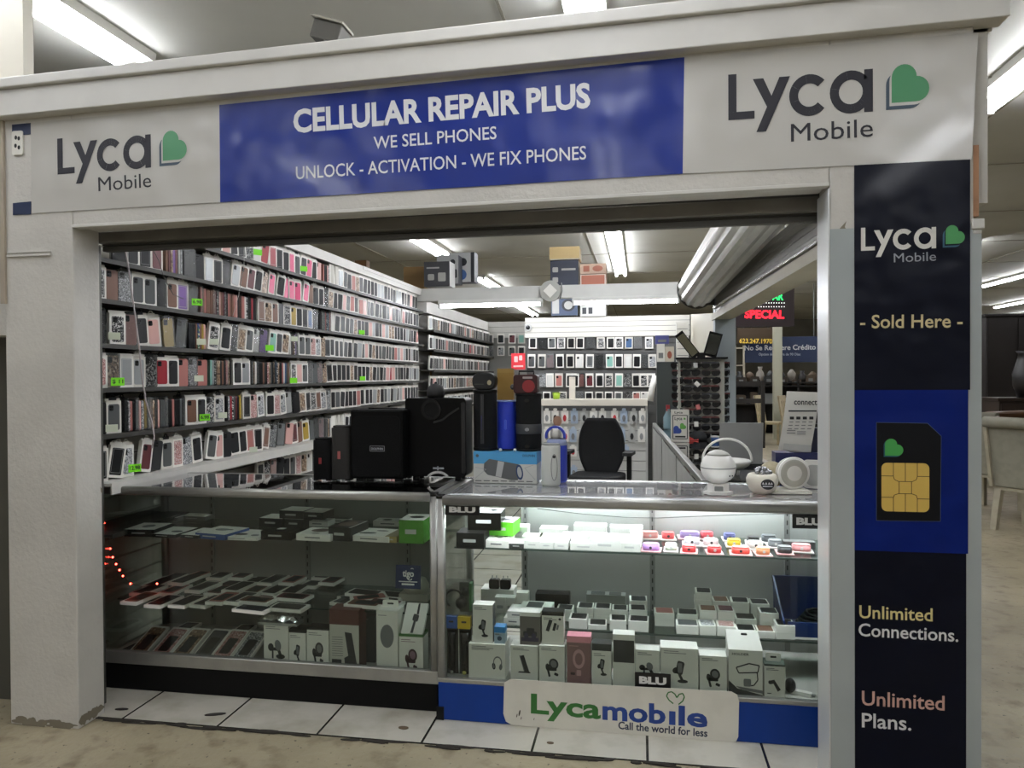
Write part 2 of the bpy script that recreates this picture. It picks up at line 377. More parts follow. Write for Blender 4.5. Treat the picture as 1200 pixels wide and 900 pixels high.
o = b.obj('post_grime', DIRT); tag(o, 'dark scuffs around the foot of the left white post', 'grime', None, 'stuff')
# cornice boards: broad board and top rail, slightly rising to the right as in the place
def slope_box(b, x0, x1, zl0, zr0, zl1, zr1, y0, y1, mi=0):
    b.hexa([(x0, y0, zl0), (x1, y0, zr0), (x1, y1, zr0), (x0, y1, zl0), (x0, y0, zl1), (x1, y0, zr1), (x1, y1, zr1), (x0, y1, zl1)], mi)
x1c = 1.20
b = B(); slope_box(b, xl-.03, x1c, 2.560, 2.640, 2.668, 2.748, YW-.055, YW+.03); structure(b.obj('trim_1', WHITE2, None, bev=.004))
b = B(); slope_box(b, xl-.03, x1c, 2.6685, 2.7485, 2.71, 2.802, YW-.075, YW+.16); structure(b.obj('trim_2', WHITE2, None, bev=.006))
b = B(); slope_box(b, xl, x1c-.02, 2.55, 2.63, 2.668, 2.745, YW+.03, 2.92); structure(b.obj('trim_3', WHITE2))
# opening casing: right-hand strip and thin lintel strip
zg = W(990, 268, YW).z
structure(B().box(xp+.001, YW-.0015, 0, xr+.0235, YW+.0005, zg).obj('wall_front_paint', M('a0a7a7', .5, noise=.06, nscale=4, name='grey_blue_paint')))
structure(B().box(xp-.006, YW-.004, 0, xp, 2.9, 2.116).obj('trim_4', M('d3d5d4', .35, metal=.2), None, bev=.002))
b = B(); slope_box(b, xi, xp, 2.098, 2.124, 2.112, 2.138, YW-.004, YW+.04); structure(b.obj('trim_5', WHITE2, None, bev=.003))
# side return of the fascia at the right corner with bare wood strip and capital
b = B(); b.box(xr-.004, YW+.03, 2.05, xr+.055, 3.3, 2.66); structure(b.obj('trim_6', WHITE2))
structure(B().box(xr-.002, YW+.002, 2.0, xr+.016, YW+.028, 2.24).obj('trim_7', M('a47a5c', .7, noise=.2, nscale=20)))
b = B(); b.box(xr-.01, YW-.012, 1.955, xr+.03, 2.91, 1.99); b.box(xr-.004, YW-.004, 1.94, xr+.024, 2.9, 1.955); structure(b.obj('trim_8', WHITE2, None, bev=.004))
structure(B().box(xr, YW+.004, 0, xr+.022, 2.9, 1.95).obj('trim_9', WHITE))
# panel moulding at the head of the left post and neighbouring bay
zz = W(40, 297, YW).z
b = B(); b.box(xl+.02, YW-.010, zz-.012, xi-.10, YW, zz-.004); b.box(xl+.02, YW-.008, zz+.004, xi-.10, YW, zz+.009); structure(b.obj('trim_10', WHITE2))
structure(B().box(-3.6, 3.0, 2.7, W(27, 50, 3.0).x, 3.06, 3.6).obj('wall_left_column', M('cfcabb', .6, noise=.08, nscale=3)))
b = B(); b.box(-3.4, 2.80, 1.66, xl-.002, 2.9, 2.62); structure(b.obj('wall_left_return', WHITE))
structure(B().box(-3.4, 2.95, 0, xl-.002, 3.0, 1.66).obj('wall_left_lower', M('4d4c44', .6)))  # plain dark board filling the gap left of the post
structure(B().box(xl-.012, YW-.012, 1.79, xl+.012, YW, 2.62).obj('trim_11', M('9a8f80', .7)))
# torn paint mark on the pier
q = [W(x, y, YW-.0008) for x, y in ((992, 259), (990, 266), (993, 271), (985, 271), (983, 269))]
tag(B().flat([(p.x, p.z) for p in q], YW-.0008).obj('paint_chip', DIRT), 'small dark paint chip on the pier left of the tall banner', 'mark')

# rolled-up front shutter just behind the lintel
t = thing('roller_shutter', 'grey roller shutter rolled up behind the front lintel', 'shutter', (0, 0, 0))
SH = M('6e6a62', .5, metal=.4, noise=.15, nscale=8)
b = B(); slope_box(b, xi-.03, xp+.1, 2.066, 2.076, 2.112, 2.13, 2.905, 2.945); b.obj('bottom_bar', SH, t, bev=.004)
b = B(); slope_box(b, xi-.03, xp+.1, 2.035, 2.044, 2.058, 2.07, 2.95, 2.985); b.obj('shutter_slat', M('4c4a45', .5, metal=.4), t, bev=.004)
b = B()
for k in range(4): slope_box(b, xi-.03, xp+.1, 2.06+.05*k, 2.07+.05*k, 2.105+.05*k, 2.118+.05*k, 2.95, 2.975)
b.obj('shutter_curtain', M('4c4a45', .5, metal=.4), t)
for x in (xi-.06, xp+.03): B().box(x, 2.905, .015, x+.016, 2.96, 2.06).obj('guide_rail', ALUD, t)

# ------------------------------------------------------------------ long banner over the opening
YB = YW-.004
VW = M('bdbbb5', .25, coat=.3, wave=.4, bscale=5.5, name='white_vinyl'); VB = M('132a7c', .3, coat=.12, spec=.4, wave=.4, bscale=5.5, name='blue_vinyl')
LDK = M('36363b', .5, spec=.2, name='charcoal_print'); LWH = M('d9d9da', .4, name='white_print'); LGR = M('47895e', .4, name='green_print'); LSH = M('3c4c5a', .4, name='slate_print')
def quad_px(b, pts, Y, mi=0, th=.0025):
    q = [W(x, y, Y) for x, y in pts]
    b.hexa([(q[0].x, Y, q[0].z), (q[1].x, Y, q[1].z), (q[1].x, Y+th, q[1].z), (q[0].x, Y+th, q[0].z), (q[3].x, Y, q[3].z), (q[2].x, Y, q[2].z), (q[2].x, Y+th, q[2].z), (q[3].x, Y+th, q[3].z)], mi)
t = thing('shop_banner', 'long white and blue vinyl banner with shop lettering across the top of the opening', 'banner', (0, 0, 0))
b = B(); quad_px(b, [(37, 250), (258, 237), (257, 123), (36, 144)], YB); b.obj('white_panel', VW, t); b = B(); quad_px(b, [(800, 203.5), (1139, 187), (1146, 38), (802, 67)], YB); b.obj('white_panel', VW, t)
b = B(); quad_px(b, [(258, 237), (800, 203.5), (802, 67), (257, 123)], YB); b.obj('blue_panel', VB, t)['label'] = 'blue middle panel'
YT = YB-.0012
b = B(); text_px(b, 'CELLULAR REPAIR PLUS', (344, 155), (692, 125), 27, YT, 0, .035); b.obj('lettering', LWH, t)
b = B(); text_px(b, 'WE SELL PHONES', (438, 174.5), (582, 162.5), 15, YT, 0, .008); b.obj('lettering', LWH, t)
b = B(); text_px(b, 'UNLOCK - ACTIVATION - WE FIX PHONES', (347, 210), (687, 186.5), 15.5, YT, 0, .006); b.obj('lettering', LWH, t)
lyca_logo((67.5, 204.5), (177, 195), 42, YT, [LDK, LDK, LGR, LSH, VW], t)
lyca_logo((853.5, 141), (1023, 129), 53.5, YT, [LDK, LDK, LGR, LSH, VW], t)

# tall banner on the right pier
t = thing('pier_banner', 'tall navy vinyl banner with gold chip card picture on the right pier', 'banner', (0, 0, 0))
VN = M('05091a', .33, coat=.06, spec=.14, wave=.3, bscale=8, name='navy_vinyl'); VR = M('011a66', .4, coat=.03, spec=.14, wave=.3, bscale=8, name='royal_vinyl')
xa, xb = W(1001.5, 500, YB).x, W(1137, 190, YB).x
zt, z1, z2 = W(1070, 190, YB).z, W(1070, 457, YB).z, W(1070, 647, YB).z
B().box(xa, YB, z1, xb, YB+.0025, zt).obj('navy_panel', VN, t); B().box(xa, YB, .03, xb-.012, YB+.0025, z2).obj('navy_panel', VN, t)
B().box(xa, YB, z2, xb-.006, YB+.0025, z1).obj('blue_panel', VR, t)['label'] = 'royal blue middle panel'
lyca_logo((1009, 294), (1097, 290), 27, YT, [M('d6d3cc', .4), M('8d9097', .4), M('3f8f4f', .4), M('1d4f66', .4), VN], t)
GOLD = M('d0ae55', .4, name='gold_print'); ROSE = M('c9a094', .4, name='rose_print')
for s_, p0, p1, cp, m in (('- Sold Here -', (1008, 384.5), (1128, 383.5), 16, M('cdbd8f', .4)), ('Unlimited', (1007, 724), (1093, 728), 15.5, M('d8c98c', .4)), ('Connections.', (1006, 745), (1123, 752), 15.5, LWH),
                        ('Unlimited', (1010, 826), (1107, 832.5), 17.5, ROSE), ('Plans.', (1010, 852), (1068, 856), 17.5, LWH)):
    b = B(); text_px(b, s_, p0, p1, cp, YT, 0, .012); b.obj('lettering', m, t)
q = [W(x, y, YT) for x, y in ((1027, 610), (1102, 611), (1103, 511), (1087, 496), (1027, 495))]
B().flat([(p.x, p.z) for p in q], YT).obj('card_picture', M('02040c', .35, spec=.25), t)
b = B(); e_ = [(p.x, p.z) for p in q]
for r_ in ribbon(e_+[e_[0]], .0016): b.flat(r_, YT-.0002)
b.obj('card_outline', M('3a4a66', .4), t)
a, c = W(1033, 599, YT), W(1089, 543, YT); w_, h_ = c.x-a.x, c.z-a.z
B().flat(rrect(a.x, a.z, c.x, c.z, .018), YT-.0004).obj('chip_picture', GOLD, t)['label'] = 'gold chip with black contact lines'
b = B(); u = lambda x, z: (a.x+w_*x, a.z+h_*z)
for pl in ([(0, .73), (.25, .73), (.27, .66), (.36, .62), (.64, .62), (.73, .66), (.75, .73), (1, .73)], [(0, .29), (.25, .29), (.27, .34), (.36, .37), (.64, .37), (.73, .34), (.75, .27), (1, .27)], [(.25, 1), (.25, .73)], [(.5, 1), (.5, .62)], [(.75, 1), (.75, .73)],
           [(.25, 0), (.25, .29)], [(.5, 0), (.5, .37)], [(.75, 0), (.75, .27)], [(.37, .62), (.37, .37)], [(.63, .62), (.63, .37)]):
    for r_ in ribbon([u(*p) for p in pl], .0022): b.flat(r_, YT-.0008)
b.obj('chip_lines', M('3a2f12', .5), t)
a = W(1037, 534, YT); s_ = W(1059, 534, YT).x-a.x
B().flat(heart(a.x-.004, a.z-.004, s_*1.05), YT-.0003).obj('heart_shadow', M('144a5c', .4), t)
B().flat(heart(a.x, a.z, s_*1.05), YT-.0006).obj('heart', M('3f9a48', .4), t)

# bits beside the long banner
t = thing('outlet_plate', 'small white outlet plate at the far left end of the banner', 'outlet', tuple(W(22, 168, YW)))
B().prism(rrect(-.026, -.05, .026, .05, .008), 'y', -.008, 0).obj('plate', M('d9d7ce', .4), t)
b = B()
for x, z in ((-.006, .022), (.008, .018), (-.008, -.012), (.008, -.02)): b.flat(ell(x, z, .0065, .009), -.0085)
b.obj('socket_hole', INK, t)
b = B(); quad_px(b, [(14, 160), (36, 157), (36, 144), (14, 146)], YB); quad_px(b, [(15, 252), (36, 251), (36, 236), (15, 238)], YB)
tag(b.obj('banner_scrap', M('2b3550', .4)), 'blue scraps of an older banner beside the outlet plate', 'scrap')
# floodlight camera on the cornice
p = W(381, 57, YW+.02)
t = thing('security_camera', 'grey box camera on a bracket on top of the cornice', 'camera', (p.x, YW+.04, p.z-.022))
B().box(-.07, -.05, .045, .05, .05, .115).xf(Matrix.Rotation(R(18), 4, 'Y')).obj('body', M('4d4b45', .5), t, bev=.004)
B().box(-.08, -.06, .118, .055, .05, .126).xf(Matrix.Rotation(R(18), 4, 'Y')).obj('sunshade', M('8a877c', .5), t)
B().cyl((-.02, 0, 0), (-.02, 0, .06), .012).cyl((-.02, 0, 0), (-.02, 0, .008), .03).obj('bracket', GREYL, t)
# ------------------------------------------------------------------ glass counters
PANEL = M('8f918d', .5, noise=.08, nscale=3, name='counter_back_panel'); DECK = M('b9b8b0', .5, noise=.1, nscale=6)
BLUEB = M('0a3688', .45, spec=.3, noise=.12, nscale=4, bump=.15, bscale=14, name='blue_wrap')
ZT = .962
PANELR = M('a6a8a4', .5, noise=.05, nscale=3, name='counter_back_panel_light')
def counter(label, x0, x1, yf, yb, plinth, pz, blue, shelves, back0, rail, topm):
    t = thing('glass_counter', label, 'display counter', (0, 0, 0), 0, 'front glass counters')
    pw = .036
    B().box(x0+.005, yf+(.0 if blue else .012), .0045, x1-.005, yb-.02, pz).obj('plinth', plinth, t, bev=.004)
    b = B().box(x0, yf, pz, x1, yb, pz+.012); b.obj('deck', DECK, t)
    if blue: b = B().box(x0, yf-.002, pz, x1, yf+.03, pz+.018)
    else: b = B().box(x0, yf-.002, pz, x1, yf+.03, pz+.056)
    b.obj('bottom_rail', ALU, t, bev=.004)
    b = B().prism(rrect(yf-.006, ZT-rail, yf+.034, ZT+.002, .014), 'x', x0+.03, x1-.03, 0, True); b.obj('front_top_rail', ALU, t)
    B().box(x0+.03, yb-.034, ZT-.036, x1-.03, yb, ZT).obj('rear_top_rail', ALU, t, bev=.004)
    for x, n in ((x0, 0), (x1-pw, 1)):
        B().box(x, yf+.036, ZT-.036, x+pw, yb-.036, ZT).obj('side_top_rail', ALU, t, bev=.004)
        for y in (yf, yb-pw):
            B().prism(rrect(x, y, x+pw, y+pw, .010), 'z', pz+.012, ZT-.012, 0, True).obj('corner_post', ALU, t)
            B().prism(rrect(x-.001, y-.002, x+pw+.001, y+pw+.001, .012), 'z', ZT-.012, ZT+.003, 0, True).obj('corner_cap', BLACKG, t)
        gx = x+pw/2
        B().box(gx-.003, yf+pw, pz+.012, gx+.003, yb-pw, ZT-.036).obj('side_pane', GLASS, t)
    B().box(x0+pw, yf+.014, pz+.02, x1-pw, yf+.019, ZT-rail).obj('front_pane', GLASS, t)
    B().box(x0+pw, yf+.034, ZT-.008, x1-pw, yb-.034, ZT-.001).obj('top_pane', topm, t)
    for z, ya, yc in shelves:
        B().box(x0+.045, ya, z-.007, x1-.045, yc, z).obj('glass_shelf', SHELFGLASS, t); B().box(x0+.045, ya-.0025, z-.0075, x1-.045, ya-.0003, z+.0003).obj('shelf_edge', M('39453f', .3), t)
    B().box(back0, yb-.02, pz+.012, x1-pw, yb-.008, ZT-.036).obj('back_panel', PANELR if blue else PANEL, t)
    for k, x in enumerate((x0+.30, (x0+x1)/2, x1-.30)):
        b = B().box(x-.012, yb-.034, pz+.02, x+.012, yb-.022, ZT-.04)
        for z in range(16): b.box(x-.003, yb-.0345, pz+.06+z*.042, x+.003, yb-.0338, pz+.082+z*.042, 1)
        st = b.obj('shelf_standard', [GREYM, INK], t)
        bb = B()
        for z, ya, yc in shelves: bb.hexa([(x-.002, yc-.26, z-.02), (x+.002, yc-.26, z-.02), (x+.002, yb-.03, z-.06), (x-.002, yb-.03, z-.06), (x-.002, yc-.26, z-.0075), (x+.002, yc-.26, z-.0075), (x+.002, yb-.03, z-.0075), (x-.002, yb-.03, z-.0075)])
        bb.obj('shelf_bracket', ALUD, t)
    return t
LX0, LX1, LYF, LYB = -2.56, -.872, 3.115, 3.66
RX0, RX1, RYF, RYB = -.862, .97, 3.060, 3.64
LS = ((.72, 3.30, 3.62), (.40, 3.23, 3.62)); RS = ((.715, 3.20, 3.56), (.355, 3.25, 3.56))
xb = W(612, 680, RYB).x
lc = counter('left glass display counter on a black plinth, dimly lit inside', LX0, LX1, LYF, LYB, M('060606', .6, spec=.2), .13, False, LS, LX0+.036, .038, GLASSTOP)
rc = counter('right glass display counter with blue wrapped base, brightly lit inside', RX0, RX1, RYF, RYB, BLUEB, .165, True, RS, xb, .041, GLARETOP)
# light strip under the front top rail of the right counter
B().box(RX0+.05, RYF+.036, ZT-.040, RX1-.05, RYF+.060, ZT-.032).obj('light_strip', M('f2f6ff', .4, emit=42., name='led_strip'), rc)
B().box(RX0+.05, RYB-.058, ZT-.050, RX1-.05, RYB-.036, ZT-.037).obj('light_strip', M('f2f6ff', .4, emit=62., name='rear_led_strip'), rc)
B().box(RX0-.002, RYF-.006, .0045, RX0+.03, RYF+.03, .06).obj('base_foot', BLACK, rc)

# white sheet with lettering on the blue base
YS = RYF-.001
def q2(x, y): p = W(x, y, YS); return (p.x, p.z)
t = thing('paper_sign', 'white rounded sheet with green and blue lettering on the blue counter base', 'sign', (0, 0, 0))
pl = [q2(591, 800), q2(590, 836), q2(593, 845), q2(600, 849), q2(700, 858), q2(855, 871), q2(862, 869), q2(865, 863), q2(866, 822), q2(864, 814), q2(857, 810), q2(720, 803), q2(598, 795.5)]
b = B(); n = len(pl)
b.prism([(x, z) for x, z in pl], 'y', YS-.004, YS-.001); b.obj('sheet', M('d5d2c7', .45, noise=.06, nscale=12, bump=.3, bscale=7), t)
def sign_text(s_, p0, p1, cap, mat, bold):
    b = B(); text_px(b, s_, p0, p1, cap, YS-.0046, 0, bold); b.obj('lettering', mat, t)
sign_text('Lyca', (622, 835), (704, 842), 23, M('2f6b2c', .45), .03)
sign_text('mob', (706, 842.5), (780, 848), 23, M('1c3d86', .45), .03); sign_text('\u0131le', (784, 848.3), (829, 852), 23, M('1c3d86', .45), .03)
sign_text('Call the world for less', (724.5, 854), (829, 863.5), 9, M('1d2740', .45), .022)
b = B(); hh = [(789, 824), (784, 820), (781, 815), (783, 811), (787, 810), (791, 813), (793, 817), (796, 813), (800, 812), (802, 816), (800, 821), (795, 825)]
for r_ in ribbon([q2(*h) for h in hh], .005): b.flat(r_, YS-.0047)
b.obj('heart_outline', M('2f6b2c', .45), t)
for x, y, r_ in ((609, 835, .010), (606, 838, .006), (611, 841, .005), (626, 842, .004)):
    p = q2(x, y); B().flat(ell(p[0], p[1], r_*.35, r_*1.4, -12, 9), YS-.0047).obj('scuff', M('4a463c', .8), t)

# ------------------------------------------------------------------ left wall of shelves
XW, XF = -2.665, -2.455
SLAT = M('c3c0b6', .55, name='slat_panel')
b = B()
for k in range(23): b.box(XW-.02, 3.0, .02+.106*k, XW, 8.3, .02+.106*k+.098)
b.box(XW-.04, 2.95, 0, XW-.021, 8.3, 2.44, 1); structure(b.obj('wall_left_slats', [SLAT, M('55534d', .7)]))
structure(B().box(XW-.04, 2.9, 0, XW+.16, 2.99, 2.44).obj('wall_left_end', M('8d857a', .6)))
structure(B().box(XW-.04, 3.3, 2.44, XW+.2, 8.28, 2.475).box(XW+.175, 3.3, 2.40, XW+.2, 8.28, 2.44).obj('trim_12', WHITE2))
ZS = [2.225, 2.03, 1.84, 1.632, 1.425, 1.207, .985, .75]
SHN = ['topmost', 'second', 'third', 'fourth', 'fifth', 'sixth', 'seventh', 'lowest visible']
SHB = M('34332f', .5, spec=.3, name='shelf_edge')
for k, z in enumerate(ZS):
    y0 = 3.05 if k else 3.9
    t = thing('display_shelf', '%s long %s shelf from the top on the left wall' % (SHN[k], 'white' if k == 6 else 'dark grey'), 'shelf', (0, 0, 0), 0, 'phone case shelves on the left wall')
    wd = XF if k < 6 else XF+.05
    B().box(XW, y0, z-.012, wd, 8.25, z).obj('board', SHB if k != 6 else WHITE2, t)
    B().box(wd-.001, y0, z-.019 if k != 6 else z-.05, wd+.006, 8.25, z+.002).obj('front_lip', SHB if k != 6 else WHITE2, t)
    for q in range(6):
        y = y0+.3+q*.85; b = B(); b.hexa([(XW, y, z-.10), (XW, y+.004, z-.10), (XW+.03, y+.004, z-.05), (XW+.03, y, z-.05), (XW, y, z-.012), (XW, y+.004, z-.012), (XF-.03, y+.004, z-.012), (XF-.03, y, z-.012)]); b.obj('bracket', ALUD, t)

# prototypes of packed phone cases; front faces -y, stands on z = 0
CW, CH, CD = .086, .168, .020
_pm = {}
def pmesh(key, fn, mats):
    k = (key,)+tuple(m.name for m in mats)
    if k not in _pm:
        me = fn().mesh(key)
        for m in mats: me.materials.append(m)
        _pm[k] = me
    return _pm[k]
def f_frame(): return B().box(-CW/2, -CD/2, 0, CW/2, CD/2, CH-.012).box(-CW/2, -.002, CH-.012, CW/2, .002, CH)
def f_case():
    b = B(); b.prism(rrect(-.0315, .014, .0315, .140, .010, 3), 'y', -CD/2-.0012, -CD/2+.001)
    b.prism(rrect(-.027, .108, -.004, .135, .006, 3), 'y', -CD/2-.0028, -CD/2-.001, 1)
    for x, z in ((-.020, .127), (-.011, .127), (-.020, .116)): b.flat(ell(x, z, .0035, .0035, n=8), -CD/2-.0029, 2)
    return b
def f_window():
    b = B(); b.prism(rrect(-.032, .013, .032, .143, .004, 2), 'y', -CD/2-.001, -CD/2+.001)
    for r_ in ribbon([(-.026, .024), (.026, .024), (.026, .138), (-.026, .138), (-.026, .024)], .0022): b.flat(r_, -CD/2-.0012, 1)
    return b
def f_hook():
    b = B()
    for p in arcband(0, CH+.006, .014, .009, -20, 200, 8): b.prism(p, 'y', -.0015, .0015)
    return b.box(-.022, -.0024, CH-.010, .022, .0024, CH+.006)
def f_bag(): return B().prism(rrect(-CW/2, 0, CW/2, CH, .008, 2), 'y', -.009, .009)
def f_bare():
    b = B(); b.prism(rrect(-.037, 0, .037, .152, .011, 3), 'y', -.006, .006)
    b.prism(rrect(-.031, .116, -.004, .146, .006, 3), 'y', -.0085, -.006, 1)
    for x, z in ((-.022, .137), (-.012, .137), (-.022, .124)): b.flat(ell(x, z, .004, .004, n=8), -.0087, 2)
    return b
FILMS = [film('6f7270', .4), film('3f4140', .5), film('a9abaa', .35)]
COLS = {'black': M('08080a', .45, spec=.3), 'charcoal': M('1d1f21', .45, spec=.3), 'grey': M('4f5252', .45, spec=.3), 'white': M('d4d3ce', .4), 'pale pink': M('cfa29a', .45), 'pink': M('cc3f6e', .4), 'rose': M('a86a62', .45), 'brown': M('6d4a38', .5),
        'red': M('96202c', .4), 'purple': M('76549a', .45), 'teal': M('7fb0a2', .45), 'gold': M('a58a2e', .45), 'dark red': M('561c22', .4), 'silver': M('9fa2a3', .3, metal=.4), 'blue': M('31527a', .4), 'orange': M('c9521f', .4),
        'black and white patterned': glitter('1a1b1c', 'c9c8c4', '6b6c6c', 170), 'pink glitter': glitter('b98a86', '8a5b58', 'd9c4be', 220), 'brown floral': glitter('8f765f', '5c4838', 'b9a58e', 90), 'silver glitter': glitter('85878a', 'cfd0d0', '4c4e50', 240), 'multicolour': glitter('2c6b46', '2b3f8a', 'c5c9b4', 110)}
WTS = dict(zip(COLS, (34, 14, 12, 5, 4, .7, 4, 5, 1.5, 1, .8, 1, 2, 5, 1, .3, 6, 3, 5, 6, .6)))
LENS = M('0a0a0b', .15)
CARDS = [CARD, M('cfccc3', .5), M('e4e2da', .5)]
def make_case(kind, col, seed, label, group, loc, rz, ry=0., hook=True, name='phone_case'):
    cm = COLS[col]; lens = COLS['charcoal'] if col == 'black' else BLACK
    if kind == 'box':
        o = link(name, pmesh('package', f_frame, [CARDS[seed % 3]]), None, loc, rz, ry=ry)
        if seed % 4 == 0: c = link('window', pmesh('window', f_window, [cm, GREYM if col in ('black', 'charcoal') else GREYL]), o)
        else: c = link('case', pmesh('case', f_case, [cm, lens, LENS]), o)
        if hook and seed % 3: link('hook', pmesh('hook', f_hook, [BLACK if seed % 2 else CARD]), o)
    elif kind == 'bag':
        o = link(name, pmesh('bag', f_bag, [FILMS[seed % 3]]), None, loc, rz, ry=ry)
        link('case', pmesh('bare_case', f_bare, [cm, lens, LENS]), o).location = (0, .001, .004)
        if hook and seed % 2: link('hook', pmesh('hook', f_hook, [BLACK]), o)
    else:
        o = link(name, pmesh('bare_case', f_bare, [cm, lens, LENS]), None, loc, rz, ry=ry)
    return tag(o, label, 'phone case', group)
KN = {'box': 'card box', 'bag': 'clear bag', 'bare': 'no wrapping'}
rnd = random.Random(11)
slots = []
def pick(si, y):
    w = dict(WTS)
    if si <= 1 and 4.55 < y < 5.35: w.update({'pink': 40, 'red': 30, 'dark red': 15})
    if si == 2 and 3.75 < y < 4.5: w.update({'brown': 40, 'dark red': 30, 'rose': 20})
    if si == 3 and 3.3 < y < 5.2: w.update({'rose': 15, 'purple': 18, 'gold': 8, 'brown': 16})
    if si == 4: w.update({'brown floral': 26, 'pink glitter': 14, 'rose': 14, 'brown': 12})
    if si == 5 and y < 4: w.update({'pale pink': 20, 'rose': 18, 'grey': 20, 'pink': 6})
    if si == 5 and y >= 4: w.update({'silver glitter': 24, 'pink glitter': 12})
    if si == 6: w.update({'black': 30, 'dark red': 12, 'charcoal': 20})
    if y > 6: w.update({'pale pink': 10, 'rose': 7, 'gold': 4, 'red': 6, 'black': 36, 'orange': 2, 'white': 6, 'silver glitter': 10})
    return rnd.choices(list(w), list(w.values()))[0]
SPINE = {1: [(3.55, 3.75)], 2: [(3.85, 4.55), (5.5, 5.8)], 3: [(3.78, 3.98), (5.0, 5.15)], 4: [(4.0, 4.25), (4.45, 5.0)], 5: [(3.22, 3.75), (4.15, 4.35)], 6: [(5.6, 6.0)], 0: [(5.6, 5.9)]}
for si in range(8):
    y = {0: 4.1, 1: 3.25, 7: 4.55}.get(si, 3.10); lean = 0
    while y < (8.15 if si < 7 else 5.9):
        sp = any(a <= y <= c for a, c in SPINE.get(si, []))
        col = pick(si, y)
        if sp:
            slots.append((si, y, 'bare' if rnd.random() < .75 else 'bag', col, 90+66+rnd.uniform(-3, 3), 0)); y += .021
            if not any(a <= y <= c for a, c in SPINE[si]): y += .055
            continue
        kind = rnd.choices(['box', 'bag', 'bare'], [60, 26, 14])[0]
        if rnd.random() < .3: lean = rnd.choice([0, 0, 0, 7, 10, -5])
        if rnd.random() < .07: y += .035
        slots.append((si, y, kind, col, 90-rnd.uniform(0, 16), lean)); y += .0925
slots.sort(key=lambda s: s[1])
NIND = 300
cnt = {}
far = B()
farmats = [CARD, M('cfccc3', .5)]+[COLS[c] for c in ('black', 'charcoal', 'grey', 'pale pink', 'rose', 'red', 'silver', 'brown floral')]
def far_case(x, y, z, rz, s_=1.):
    b = B().box(-CW/2*s_, -.009, 0, CW/2*s_, .009, CH*s_, rnd.randrange(2)); k = rnd.choices(range(2, 10), [38, 18, 14, 4, 2, 1.5, 12, 5])[0]
    b.prism(rrect(-.030*s_, .014*s_, .030*s_, .140*s_, .008, 2), 'y', -.011, -.009, k)
    b.xf(Matrix.Translation((x, y, z)) @ Matrix.Rotation(R(rz), 4, 'Z') @ Matrix.Rotation(R(rnd.choice([0, 0, 0, 6])), 4, 'Y'))
    o_ = len(far.v); far.v += b.v; far.f += [[i+o_ for i in f] for f in b.f]; far.m += b.m; far.s += b.s
for i, (si, y, kind, col, rz, lean) in enumerate(slots):
    x = -2.505 if rz < 100 else -2.525; z = ZS[si]+.0005+abs(math.sin(R(lean)))*CW/2
    if i >= NIND: far_case(x, y, z, rz); continue
    cnt[si] = cnt.get(si, 0)+1
    lb = '%s phone case in %s, %s along the %s left-wall shelf' % (col, KN[kind], ordn(cnt[si]), SHN[si])
    make_case(kind, col, i, lb, 'phone cases along the left wall shelves', (x, y, z), R(rz), R(lean))
# the further run of shelves beyond the beam
XW2 = -2.60
structure(B().box(XW2-.06, 8.3, 0, XW2, 12.2, 2.3).obj('wall_left_far', M('8f8d86', .6)))
structure(B().box(XW2, 8.4, 2.22, XW2+.14, 12.1, 2.36).obj('trim_13', WHITE2))
for z, nm in ((2.02, 'topmost'), (1.79, 'second'), (1.55, 'third'), (1.31, 'fourth'), (1.07, 'fifth')):
    t = thing('display_shelf', '%s shelf on the further left wall, beyond the white beam' % nm, 'shelf', (0, 0, 0), 0, 'shelves beyond the beam')
    B().box(XW2, 8.4, z-.012, XW2+.22, 12, z).obj('board', SHB, t); B().box(XW2+.219, 8.4, z-.026, XW2+.226, 12, z+.004).obj('front_lip', SHB, t)
    y = 8.47
    while y < 11.9: far_case(XW2+.16, y, z+.001, 90-rnd.uniform(0, 14)); y += .085 if rnd.random() < .8 else .13
tag(far.obj('distant_phone_cases', farmats), 'packed phone cases crowding the far end of the left wall shelves', 'phone cases', None, 'stuff')

# price tags on the shelf edges
NEON = M('7fe61e', .5, name='neon_card'); PALE = M('cfd6c0', .55)
def price_tag(px, py, s_, neon, label, sz=1., x=None):
    p = S(px, py, XF+.012 if x is None else x)
    t = thing('price_tag', label, 'price tag', tuple(p), R(58), 'price tags along the left wall')
    w, h = .030*sz, .019*sz
    B().box(-w, -.001, 0, w, .001, h*2).obj('card', NEON if neon else PALE, t)
    if s_:
        b = B(); text(b, s_, -w*.8, h*.6, w*.8, h*.6, h*1.0, -.0014, 0, .02); b.obj('handwriting', INK, t)
for a in ((138, 452, '$ 11', 1, 'neon tag reading $ 11 on the left wall, nearest the post'), (231, 358, '6.98', 1, 'neon tag under the thin brown cases, third left-wall shelf'), (240, 493, '6.98', 1, 'neon tag under the patterned cases on the fifth left-wall shelf'),
          (158, 553, '12.98', 1, 'neon tag reading 12.98 just above the left counter top'), (316, 411, '', 1, 'neon tag by the purple case on the fourth left-wall shelf'), (302, 299, '', 1, 'neon tag on the topmost shelf beside the pink cases'),
          (356, 318, '', 1, 'neon tag right of the pink cases on the topmost shelf'), (344, 449, '', 1, 'small neon tag midway along the fifth left-wall shelf'), (424, 392, '', 1, 'small neon tag far along the fourth left-wall shelf'),
          (425, 446, '', 1, 'small neon tag far along the fifth left-wall shelf')): price_tag(*a)
